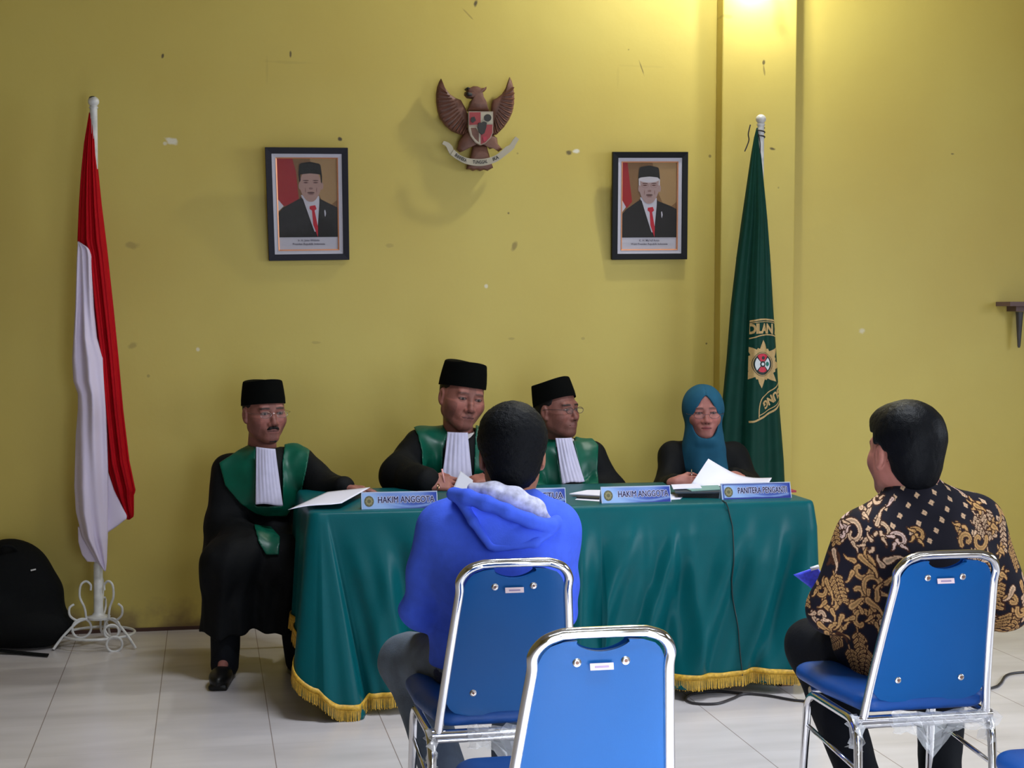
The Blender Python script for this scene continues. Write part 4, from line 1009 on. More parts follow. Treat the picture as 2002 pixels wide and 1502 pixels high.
# ------------------------------------------------------------------ backpack on the floor
bc = P(45, 1180, 6.72)
Fb = Field()
Fb.ell((bc.x-.06, 6.80, .22), (.22, .12, .21), k=.05).ell((bc.x-.07, 6.84, .33), (.165, .09, .145), k=.06).ell((bc.x+.0, 6.78, .10), (.21, .13, .10), k=.05).box((bc.x-.06, 6.83, .16), (.2, .10, .14), .06, k=.05)
Fb.ell((bc.x-.12, 6.72, .17), (.14, .07, .12), k=.02)
Fb.func(lambda p: -p[:, 2]+.004, (bc.x, 6.8, .2), 1, .01, 'i')
Fb.post = lambda p, d: d+.004*snoise(p, 22)
Fb.ops[-1] = (lambda p: (.004-p[:, 2]), _v((0, 0, 0)), 9, .01, 'i')
bag = sdf_object('backpack', Fb, .009, M['bag'], tagd=('black backpack slumped on the floor against the wall at the left edge', 'backpack'))
q = MB(); q.tube(spline([(bc.x-.10, 6.78, .40), (bc.x-.08, 6.72, .46), (bc.x-.04, 6.74, .45), (bc.x-.02, 6.8, .40)], 8), .007, 8)
q.build('carry_handle', M['bag'], bag)
q = MB(); pts = [G(0, 1273, .012), G(30, 1276, .008), G(60, 1279, .006), G(95, 1282, .006)]
pp = spline(pts, 6); 
for i in range(len(pp)-1):
    a, c = pp[i], pp[i+1]; w = Vector((0, .02, 0)); q.add([a-w, c-w, c+w, a+w, a-w+Vector((0,0,.004)), c-w+Vector((0,0,.004)), c+w+Vector((0,0,.004)), a+w+Vector((0,0,.004))], [(0,1,2,3),(4,7,6,5),(0,4,5,1),(2,6,7,3)])
q.build('strap', M['bag'], bag, smooth=False)
q = MB(); c = P(62, 1119, 6.655); q.box((c.x, 6.715, c.z), (.011, .003, .003), Matrix.Rotation(-.2, 3, 'Y')); q.build('small_tag', M['whitemetal'], bag, smooth=False)
# ------------------------------------------------------------------ stacking chairs
def arc_path(corners, r, n=6):
    """polyline with rounded corners"""
    c = [Vector(p) for p in corners]; out = [c[0]]
    for i in range(1, len(c)-1):
        a = (c[i-1]-c[i]); d = (c[i+1]-c[i]); ra = min(r, a.length*.49, d.length*.49); a = a.normalized()*ra; d = d.normalized()*ra
        for k in range(n+1): t = k/n; out.append(c[i]+a*(1-t)**2+d*t*t)
    out.append(c[-1]); return out
def make_chair(label, group):
    """origin on the floor under the seat's rear edge; the chair faces +Y"""
    root = empty('stacking_chair', (0, 0, 0), label, 'chair', group)
    ZB, ZT = .435, .872
    rec = lambda z: -.115*(max(0, z-ZB)/(ZT-ZB))**1.15          # recline
    hw = lambda z: .172-.045*(z-ZB)/(ZT-ZB)
    prof = []
    zs = [ZB, .5, .58, .66, .74, .80]
    L_ = [(-hw(z), rec(z), z) for z in zs]; top = [(-hw(.835), rec(.842), .845), (-hw(ZT)+.035, rec(ZT), ZT), (-.05, rec(ZT)-.004, ZT+.003), (.05, rec(ZT)-.004, ZT+.003)]
    left = spline([Vector(p) for p in L_+[(-hw(.80)-.0, rec(.83), .832), (-hw(ZT)+.012, rec(ZT), ZT-.012), (-hw(ZT)+.045, rec(ZT), ZT)]], 6)
    full = left+[Vector((x, rec(ZT)-.004, ZT+.002)) for x in (-.05, 0, .05)]+[Vector((-p.x, p.y, p.z)) for p in reversed(left)]
    b = MB(); b.tube(full, .0112, 14); b.build('back_frame', M['chrome'], root)
    # panel: blue laminated board, dipped at the top edge
    def panel_grid(front):
        vs = []; fs = []; NX, NZ = 26, 44
        for j in range(NZ+1):
            v = j/NZ
            for i in range(NX+1):
                u = i/NX*2-1
                zb = .475+.0*abs(u); zt = ZT-.016-.024*max(0, math.cos(min(1, abs(u)/.62)*math.pi/2))
                z = zb+(zt-zb)*v; h = hw(z)-.0085
                # rounded corners
                ct = .05
                if z > ZT-.016-ct: dz = (z-(ZT-.016-ct))/ct; h -= ct*(1-math.sqrt(max(0, 1-min(1, dz)**2)))*.85
                if z < .475+.05: dz = ((.475+.05)-z)/.05; h -= .06*(1-math.sqrt(max(0, 1-min(1, dz)**2)))
                y = rec(z)+.012-.018*(1-u*u)*0+(.006 if front else -.006)*(1-abs(u)**6*.9)
                y += .012*(1-u*u)-.013
                vs.append((u*h, y, z))
        for j in range(NZ):
            for i in range(NX): a = j*(NX+1)+i; fs.append((a, a+1, a+NX+2, a+NX+1) if not front else (a, a+NX+1, a+NX+2, a+1))
        return vs, fs, NX, NZ
    vs, fs, NX, NZ = panel_grid(False); v2, f2, _, _ = panel_grid(True); n = len(vs); fs = fs+[tuple(k+n for k in f) for f in f2]
    bd = [i for i in range(NX+1)]+[j*(NX+1)+NX for j in range(1, NZ+1)]+[NZ*(NX+1)+i for i in range(NX-1, -1, -1)]+[j*(NX+1) for j in range(NZ-1, 0, -1)]
    for k in range(len(bd)): a, c = bd[k], bd[(k+1) % len(bd)]; fs.append((a, a+n, c+n, c))
    b = MB(); b.add(vs+v2, fs); pan = b.build('backrest', M['chairblue'], root)
    # padded front of the backrest
    bp = MB(); fr = [(x*.94, y+.012*(1-abs(x/.17)**4)+.004, z) for x, y, z in v2]; bp.add(fr+[(x*.94, y+.002, z) for x, y, z in v2], f2+[tuple(k+n for k in f) for f in f2]); bp.build('back_cushion', M['seatblue'], root)
    for x, z in ((-.048, .812), (.048, .812), (-.088, .535), (.088, .535)):
        zz = z; y = rec(zz)-.008+.012*(1-(x/.17)**2); b = MB(); R = Matrix.Rotation(math.radians(90), 3, 'X')
        b.lathe((x, y, zz), [(.0085, 0), (.0085, .002), (.006, .004), (.0035, .004)], 16, R=R); s = b.build('screw', M['chrome_screw'], root)
        b = MB(); b.lathe((x, y-.0038, zz), [(.0035, 0), (.0035, .0008), (.001, .001)], 10, R=R); b.build('screw_core', M['brass'], s)
    # label plate
    y = rec(.803)+.0085; b = MB(); b.box((0, y-.0125, .803), (.023, .0012, .0065), Matrix.Rotation(-.25, 3, 'X')); lb = b.build('maker_plate', M['tag'], root, smooth=False)
    b = MB(); b.box((0, y-.0140, .803), (.014, .0006, .002), Matrix.Rotation(-.25, 3, 'X')); b.build('plate_print', M['ink'], lb, smooth=False)
    # side frames: inverted U
    for sx in (-1, 1):
        b = MB(); x = sx*.188
        b.tube(arc_path([(x*1.02, -.035, .012), (x, .0, .425), (x, .32, .425), (x*1.04, .355, .012)], .06), .0115, 12); b.build('leg_frame', M['chrome'], root)
        b = MB(); b.tube([(x, .335, .33), (x, -.005, .30)], .006, 8); b.build('side_stretcher', M['chrome'], root)
        for y in (-.035, .355):
            b = MB(); b.lathe((x*(1.02 if y < 0 else 1.04), y, 0), [(.014, 0), (.016, .004), (.014, .03)], 12); b.build('rubber_foot', M['rubber'], root)
    b = MB(); b.tube([(-.188, .0, .43), (.188, .0, .43)], .0115, 12); b.build('crossbar', M['chrome'], root); b = MB(); b.tube([(-.17, .02, .41), (.17, .02, .41)], .009, 10); b.build('lower_crossbar', M['chrome'], root); b = MB(); b.tube([(-.188, .31, .43), (.188, .31, .43)], .0115, 12); b.build('crossbar', M['chrome'], root)
    # seat cushion
    Fs = Field()
    Fs.func(lambda p: np.sqrt(np.maximum((np.abs(p[:, 0])/(1-.28*np.clip((.2-p[:, 1])/.38, 0, 1)))-.155, 0)**2 + np.maximum(np.abs(p[:, 1]-.2)-.155, 0)**2 + np.maximum(np.abs(p[:, 2]-.469-.0)-.004, 0)**2*4.5)-.052 if True else 0, (0, .2, .468), .34, .001)
    seat = sdf_object('seat', Fs, .006, M['seatblue'], root)
    # torn plastic wrap under the seat
    b = MB(); rr_ = random.Random(5); NXp, NZp = 16, 8; vs = []; fs = []
    for j in range(NZp+1):
        for i in range(NXp+1):
            u = i/NXp; x = -.10+.27*u; z = .452-.0-(.055+.075*math.exp(-((u-.42)/.12)**2))*j/NZp; vs.append((x+rr_.uniform(-.006, .006), -.018+rr_.uniform(-.012, .008), z+rr_.uniform(-.004, .004)))
    for j in range(NZp):
        for i in range(NXp): a = j*(NXp+1)+i; fs.append((a, a+1, a+NXp+2, a+NXp+1))
    b.add(vs, fs)
    for sx in (-1, 1):
        vs = []; fs = []
        for j in range(7):
            for i in range(7): vs.append((sx*(.188+rr_.uniform(-.018, .018)), -.02+i/6*.07+rr_.uniform(-.01, .01), .44-j/6*.09+rr_.uniform(-.006, .006)))
        for j in range(6):
            for i in range(6): a = j*7+i; fs.append((a, a+1, a+8, a+7))
        b.add(vs, fs)
    b.build('plastic_wrap', M['plastic'], root, smooth=False)
    return root
def place(root, x, y, rz, label):
    root.location = (x, y, 0); root.rotation_euler.z = math.radians(rz); root['label'] = label
def kids(o): return [c for c in bpy.data.objects if c.parent == o]
def dup(root, label, x, y, rz):
    r = root.copy(); COL.objects.link(r); r.location = (x, y, 0); r.rotation_euler.z = math.radians(rz); r['label'] = label
    for ch in kids(root):
        c = ch.copy(); COL.objects.link(c); c.parent = r
        for g in kids(ch):
            d = g.copy(); COL.objects.link(d); d.parent = c
    return r
CH = make_chair('blue chair', 'blue and chrome stacking chairs')
place(CH, 0, 0, 0, 'blue chair with chrome frame and empty seat, nearest the camera, centre')
# ------------------------------------------------------------------ people
def head_frame(c, turn, pitch=0, roll=0, away=False):
    """axes of a head: x to its side, y out of the face, z up. turn: degrees towards the picture's right"""
    c = Vector(c); toc = Vector((CAM.x-c.x, CAM.y-c.y, 0)).normalized(); vr = Vector((-toc.y, toc.x, 0))
    if vr.dot(rgt) < 0: vr = -vr
    a = math.radians(turn); y = toc*math.cos(a)+vr*math.sin(a)
    if away: y = -toc*math.cos(a)+vr*math.sin(a)
    z = Vector((0, 0, 1)); x = y.cross(z).normalized()
    Rp = Matrix.Rotation(math.radians(pitch), 3, x); y = Rp @ y; z = Rp @ z
    Rr = Matrix.Rotation(math.radians(roll), 3, toc if not away else toc); # + = top of the head to the picture's right
    Rr = Matrix.Rotation(-math.radians(roll), 3, toc)
    y = Rr @ y; z = Rr @ z; x = Rr @ x
    return np.array([x, y, z], dtype=f32).T        # columns
class Head:
    def __init__(s, c, R, sc=1.0, wide=1.07): s.c = _v(c); s.R = R; s.s = sc; s.x = wide
    def w(s, x, y, z): return s.c + s.R@_v((x*s.x, y, z))*s.s
    def loc(s, p): return ((p-s.c)@s.R)/s.s/_v((s.x, 1, 1))
    def wv(s, x, y, z): return Vector([float(t) for t in s.w(x, y, z)])
def add_head(F, H, neck, nr=.056, brow=1.0, jaw=1.0, cheek=1.0, nose=1.0):
    s = H.s; R = H.R; E = lambda c, r, k=.02, m='u': F.ell(H.w(*c), [r[0]*s*H.x, r[1]*s, r[2]*s], R=R, k=k*s, mode=m)
    C = lambda a, b, ra, rb, k=.02, m='u': F.cone(H.w(*a), H.w(*b), ra*s, rb*s, k=k*s, mode=m)
    E((0, -.012, .038), (.0745, .094, .084), .02)
    E((0, .024, -.030), (.064*jaw, .064, .074), .04)
    C((-.042*jaw, .006, -.060), (-.010, .056, -.096), .024, .025, .03); C((.042*jaw, .006, -.060), (.010, .056, -.096), .024, .025, .03)
    E((0, .072, -.098), (.024, .020, .018), .02)
    E((-.035, .056, -.030), (.023*cheek, .024, .022), .035); E((.035, .056, -.030), (.023*cheek, .024, .022), .035)
    C((-.038, .076, .022), (.038, .076, .022), .010*brow, .010*brow, .018)
    for sx in (-1, 1):
        E((sx*.031, .094, .002), (.017, .013, .011), .012, 's')
        E((sx*.031, .0735, .001), (.0145, .0135, .0125), .004)
        C((sx*.019, .084, .009), (sx*.044, .078, .007), .0032, .003, .004)
    C((0, .084, .010), (0, .103*nose, -.032), .0075, .0105, .012)
    E((0, .103*nose, -.037), (.0125, .0115, .0100), .008)
    E((-.0135, .094, -.040), (.0088, .010, .0080), .006); E((.0135, .094, -.040), (.0088, .010, .0080), .006)
    E((-.006, .098, -.0465), (.0035, .005, .003), .003, 's'); E((.006, .098, -.0465), (.0035, .005, .003), .003, 's')
    E((0, .078, -.066), (.030, .018, .019), .02)
    C((-.019, .086, -.0665), (0, .0935, -.0625), .0035, .0048, .006); C((.019, .086, -.0665), (0, .0935, -.0625), .0035, .0048, .006)
    C((-.017, .0855, -.0735), (.017, .0855, -.0735), .004, .004, .006); E((0, .089, -.0745), (.014, .007, .005), .006)
    C((-.023, .090, -.0690), (.023, .090, -.0690), .0014, .0014, .003, 's')
    for sx in (-1, 1):                      # ears
        E((sx*.078, -.006, -.008), (.008, .0185, .031), .006)
        E((sx*.086, .000, -.006), (.006, .010, .018), .005, 's')
        E((sx*.0755, .002, -.034), (.007, .009, .010), .006)
    F.cone(H.w(0, -.02, -.06), neck, nr*s*.98, nr*s*1.08, k=.03)
def head_color(H, base, stubble=0, brows=.9, lips=(.20, .07, .06), eyes_dark=.8, aged=0, extra=None):
    base = np.array(base, dtype=f32); lips = np.array(lips, dtype=f32)
    def fn(V):
        q = H.loc(V); x, y, z = np.abs(q[:, 0]), q[:, 1], q[:, 2]
        c = np.tile(base, (len(V), 1))*(1+.10*snoise(V, 90, 2)[:, None]+.05*snoise(V, 240, 5)[:, None])
        near = (np.abs(q) < .14).all(1)
        def bl(m, col, a=1.0):
            m = (np.clip(m, 0, 1)*a*near)[:, None]; return c*(1-m)+np.array(col, dtype=f32)*m
        front = np.clip((y-.03)/.02, 0, 1)
        c = bl(np.exp(-(((x-.042)/.020)**2+((z+.030)/.022)**2))*front, base*np.array([1.25, .95, .95]), .5)     # ruddy cheeks
        c = bl(np.exp(-(((q[:, 0])/.014)**2+((z+.036)/.014)**2))*front, base*np.array([1.25, .9, .9]), .5)
        if stubble:
            m = np.exp(-((np.hypot(x/.045, (z+.085)/.035)))**4)*front; c = bl(m, base*.45, stubble)
        bz = .0225-.10*np.clip(x-.030, 0, 1)+.06*np.clip(x-.012, 0, .018)
        c = bl((1-np.abs(z-bz)/.0050)*3*(x > .011)*(x < .050)*front, (.02, .014, .012), brows)
        e = np.hypot((x-.031)/.0150, (z-.0015)/.0058)
        c = bl((1.15-e)*6*front, (.035, .018, .015), eyes_dark); c = bl((.74-e)*8*front, (.20, .14, .13), .8)
        ir = np.hypot(x-.031, (z-.0015)); c = bl((.0056-ir)*900*front*(e < .85), (.012, .008, .007), 1)
        c = bl((1-np.abs(z+.010)/.003)*(1-np.abs(x-.031)/.016)*2*front, base*.6, .4+.3*aged)                 # lower lids
        c = bl((1-np.hypot(x/.024, (z+.0685)/.0095))*4*front, lips, .85)
        c = bl((1-np.abs(z+.0690)/.0016)*3*(x < .023)*front, (.03, .012, .012), .9)
        c = bl((1-np.hypot((x-.006)/.0042, (z+.0475)/.003))*4*front, (.03, .012, .01), .9)
        if aged:
            f = np.abs((x-.020-.35*np.clip(-.035-z, 0, 1))); c = bl((1-f/.0022)*((z < -.036) & (z > -.070))*front, base*.5, .6*aged)
        if extra is not None: c = extra(q, c, bl)
        return c
    return fn
def hand(F, W, palm_dir, nrm, side, curl, sc=1.0, spread=.10, thumb=.6):
    """W wrist, palm_dir along the hand, nrm out of the back of the hand, side towards the thumb, curl per finger in degrees"""
    W = Vector(W); d = Vector(palm_dir).normalized(); n = Vector(nrm); n = (n-d*n.dot(d)).normalized(); t = Vector(side); t = (t-d*t.dot(d)-n*t.dot(n)).normalized()
    s = sc; Rm = np.array([t, d, n], dtype=f32).T
    F.box(W+d*.048*s, (.038*s, .046*s, .0125*s), .012*s, R=Rm, k=.012)
    F.cone(W-d*.03*s, W+d*.02*s, .024*s, .022*s, k=.02, flat=(n, .75))
    tips = []
    for i, (off, L) in enumerate(((.029, .080), (.010, .090), (-.010, .083), (-.028, .066))):
        p = W+d*(.090-.004*abs(i-1))*s+t*off*s; a = math.radians(curl[i] if isinstance(curl, (list, tuple)) else curl); ang = 0; dd = (d+t*(1.2-i)*spread).normalized()
        for seg, (fr, r0, r1) in enumerate(((.46, .0098, .0088), (.31, .0088, .0080), (.26, .0080, .0068))):
            ang += a*(.55, 1.0, .75)[seg]; v = dd*math.cos(ang)-n*math.sin(ang); q = p+v*L*fr*s
            F.cone(p, q, r0*s, r1*s, k=.004); p = q
        tips.append(p)
    p0 = W+d*.022*s+t*.026*s; ta = math.radians(38); v = (d*math.cos(ta)+t*math.sin(ta)-n*.25*thumb).normalized(); p1 = p0+v*.044*s
    v2 = (d*math.cos(ta*.5)+t*math.sin(ta*.35)-n*.6*thumb).normalized(); p2 = p1+v2*.032*s; v3 = (d-n*.9*thumb).normalized(); p3 = p2+v3*.024*s
    F.cone(p0, p1, .0145*s, .0115*s, k=.012); F.cone(p1, p2, .0112*s, .0098*s, k=.004); F.cone(p2, p3, .0098*s, .0078*s, k=.004)
    return tips
def songkok(H, parent, h=.098, tilt=10, fz=.036, name='songkok_cap', a=.0815, b=.105):
    """oval velvet cap; tilt leans it back; brim a little higher over the forehead"""
    MBh = MB(); n = 48; vs = []; rows = [(1.01, 0), (1.0, .25), (.955, .6), (.905, .93), (.885, .985), (.85, 1.0), (.66, .985), (.40, .97), (.02, .965)]
    th = math.radians(tilt); ct, st = math.cos(th), math.sin(th)
    for k_, (r, v) in enumerate(rows):
        for i in range(n):
            ang = 2*math.pi*i/n; x = a*r*math.cos(ang); y = b*r*math.sin(ang)*(1 if k_ < 6 else 1)
            z = h*v
            if v > .9: z -= .010*(x/a)**2*1.2-.004
            z += .006*(y/b)*(1-v)
            y2 = -.012+y*ct-z*st; z2 = fz+y*st+z*ct
            vs.append(H.wv(x, y2, z2))
    fs = []
    for k_ in range(len(rows)-1):
        for i in range(n): j = (i+1) % n; fs.append((k_*n+i, k_*n+j, (k_+1)*n+j, (k_+1)*n+i))
    fs.append(tuple(range((len(rows)-1)*n, len(rows)*n)))
    MBh.add(vs, fs); return MBh.build(name, M['felt'], parent)
def side_hair(H, parent, m, low=-.03, front=.035, name='hair', grow=.0035, h=.004):
    F = Field(); s = H.s; F.ell(H.w(0, -.014, .036), [(.0745+grow)*s*H.x, (.094+grow)*s, (.084+grow)*s], R=H.R, k=.01)
    F.ell(H.w(0, -.025, -.02), [(.064+grow)*s*H.x, (.074+grow)*s, (.06)*s], R=H.R, k=.03)
    def cut(p):
        q = H.loc(p); ear = np.hypot(q[:, 1]+.004, (q[:, 2]+.008)*.8)-.026
        lim = np.where(q[:, 1] > -.03, .0, low-.01); sb = (np.abs(q[:, 1]-.026) < .010)*.022
        return np.maximum.reduce([q[:, 1]-front-.0*q[:, 2], (lim-sb)-q[:, 2], -ear*1.0, q[:, 2]-.075])*s
    F.func(cut, H.c, 1, .004, 'i'); return sdf_object(name, F, h, m, parent)
def spectacles(H, parent, rim=.0011, w=.0215, hh=.0135, y=.103, z=-.002, m=None):
    q = MB(); qls = []; r = M['wire'] if m is None else m
    for sx in (-1, 1):
        pts = [H.wv(sx*.033+w*math.cos(k*math.pi/14), y-.0, z+hh*math.sin(k*math.pi/14)) for k in range(28)]
        q.tube(pts, rim, 6, closed=True); ql = MB(); ql.add(pts, [tuple(range(28))]); qls.append(ql)
        q.tube([H.wv(sx*(.033+w), y, z+.004), H.wv(sx*.078, y-.03, z+.006), H.wv(sx*.082, .0, z+.008), H.wv(sx*.082, -.02, z-.004)], rim, 6)
    q.tube(spline([H.wv(-.0115, y, z+.003), H.wv(0, y+.003, z+.006), H.wv(.0115, y, z+.003)], 4), rim, 6)
    g = q.build('spectacles', r, parent)
    for ql in qls: ql.build('lens', M['lens'], g, smooth=False, auto=False)
def moustache(H, parent, goatee=True):
    F = Field(); s = H.s
    for sx in (-1, 1): F.chain([H.w(0, .1015, -.0545), H.w(sx*.014, .0965, -.0565), H.w(sx*.031, .080, -.070)], [.0042*s, .0056*s, .0030*s], k=.004)
    F.post = lambda p, d: d+.0007*snoise(p, 700)
    sdf_object('moustache', F, .0016, M['greyhair'], parent)
    if goatee:
        F = Field(); F.chain([H.w(-.026, .072, -.104), H.w(-.010, .090, -.112), H.w(.012, .089, -.112)], [.0022*s, .0034*s, .0022*s], k=.004)
        sdf_object('goatee', F, .0016, M['greyhair'], parent)
def panel(name, poly_px, Yp, F, thick, h, m, parent, front=None, wr=None, extra=None, d0=.0, rnd=0, ymin=None):
    """a cloth layer lying on the surface of garment F inside a region outlined in the picture plane at depth Yp"""
    pts = [P(x, y, Yp) for x, y in poly_px]; poly = [(p.x, p.z) for p in pts]
    G_ = Field(); lo, hi = F.bounds(); c = (lo+hi)/2; rad = float(np.linalg.norm(hi-lo)/2)
    def fn(p):
        d = F.dist(p, sel=True)
        if wr is not None: d = wr(p, d)
        d = np.abs(d-thick*.5-d0)-thick*.5
        # the sight line is followed so that the outline holds on the curved surface
        k = (Yp/np.maximum(p[:, 1], .1)); x = p[:, 0]*k; z = CAM.z+(p[:, 2]-CAM.z)*k
        e = poly2d(x, z, poly)
        if rnd:
            d2, e2 = d+rnd, e+rnd; r = np.hypot(np.maximum(d2, 0), np.maximum(e2, 0))+np.minimum(np.maximum(d2, e2), 0)-rnd
        else: r = np.maximum(d, e)
        if ymin is not None: r = np.maximum(r, ymin-p[:, 1])
        if front is not None: r = np.maximum(r, front(p))
        return r
    G_.func(fn, c, rad*.62, .0005); G_.bounds = lambda: (np.array([min(a for a, b in poly)-.06, lo[1], min(b for a, b in poly)-.06]), np.array([max(a for a, b in poly)+.06, hi[1], max(b for a, b in poly)+.06]))
    return sdf_object(name, G_, h, m, parent)
def jabot(parent, top, bot, Yt, Yb, pleats=7, name='pleated_bib', amp=.0024):
    """white pleated bib hanging on the chest: top/bot = pixel pairs (left, right)"""
    NX, NZ = 56, 26; vs = []; fs = []
    for j in range(NZ+1):
        v = j/NZ; Yv = Yt+(Yb-Yt)*v
        a = P(top[0][0]+(bot[0][0]-top[0][0])*v, top[0][1]+(bot[0][1]-top[0][1])*v, Yv); b_ = P(top[1][0]+(bot[1][0]-top[1][0])*v, top[1][1]+(bot[1][1]-top[1][1])*v, Yv)
        for i in range(NX+1):
            u = i/NX; p = a.lerp(b_, u); p.y -= .012*math.sin(u*math.pi)+amp*(math.sin(u*pleats*2*math.pi+.8*math.sin(v*4))*(1-.55*v)+.7*math.sin(u*11+v*6+1))*min(1, v*3+.3)+.004*math.sin(v*5+u*2)
            p.z += .004*math.sin(u*5)*v; vs.append(p)
    for j in range(NZ):
        for i in range(NX): a = j*(NX+1)+i; fs.append((a, a+NX+1, a+NX+2, a+1))
    o = link(name, mesh(vs, fs), M['white_cloth'], parent, True); md = o.modifiers.new('t', 'SOLIDIFY'); md.thickness = .004; md.offset = 0
    return o
def lerp3(a, b, t): return Vector(a).lerp(Vector(b), t)
def body_under(F, J, thin=.72):
    """torso, arms and legs of one body (under the clothes), J = joints"""
    sl, sr_, hp = Vector(J['sl']), Vector(J['sr']), Vector(J['hip']); nk = Vector(J['neck']); ch = (sl+sr_)/2
    F.cone(hp, ch-Vector((0, 0, .10)), .10*thin, .115*thin, k=.06); F.cone(ch-Vector((0, 0, .1)), nk-Vector((0, 0, .02)), .10*thin, .05, k=.05)
    F.cone(sl, sr_, .045*thin, .045*thin, k=.04)
    for s in ('l', 'r'):
        F.chain([J['s'+s], J['e'+s], J['w'+s]], [.042*thin, .036*thin, .023], k=.015)
        hj = hp+(Vector(J['s'+s])-ch)*.42
        F.chain([hj, J['k'+s], J['a'+s]], [.075*thin, .052*thin, .034*thin], k=.03)
        F.cone(J['a'+s], J['t'+s], .033*thin, .026*thin, k=.02)
def shoe(name, ankle, toe, parent, m=None):
    a, t = Vector(ankle), Vector(toe); d = Vector((t.x-a.x, t.y-a.y, 0)).normalized(); F = Field()
    heel = Vector((a.x, a.y, .035))-d*.035; tp = heel+d*.26; sd = Vector((-d.y, d.x, 0)); R = np.array([sd, d, (0, 0, 1)], dtype=f32).T
    F.ell(heel+d*.02+Vector((0, 0, .012)), (.036, .05, .045), R=R, k=.02); F.ell(heel+d*.15+Vector((0, 0, .004)), (.045, .105, .036), R=R, k=.03); F.cone(heel+d*.03+Vector((0, 0, .02)), (a.x, a.y, max(.10, a.z)), .036, .034, k=.02)
    F.box(heel+d*.105+Vector((0, 0, -.022)), (.038, .135, .011), .01, R=R, k=.006)
    F.func(lambda p: .001-p[:, 2], heel, 9, .002, 'i')
    return sdf_object(name, F, .005, m or M['leather'], parent)
def wrinkle(amp, f, seed=0, stretch=(1, 1, .45)):
    st = _v(stretch)
    return lambda p, d: d+amp*snoise(p*st, f, seed)+amp*.5*snoise(p*st, f*2.3, seed+3)
def fur_noise(p, d): return d+.0012*snoise(p, 330, 1)+.001*snoise(p, 700, 4)
V3 = lambda *a: Vector(a)

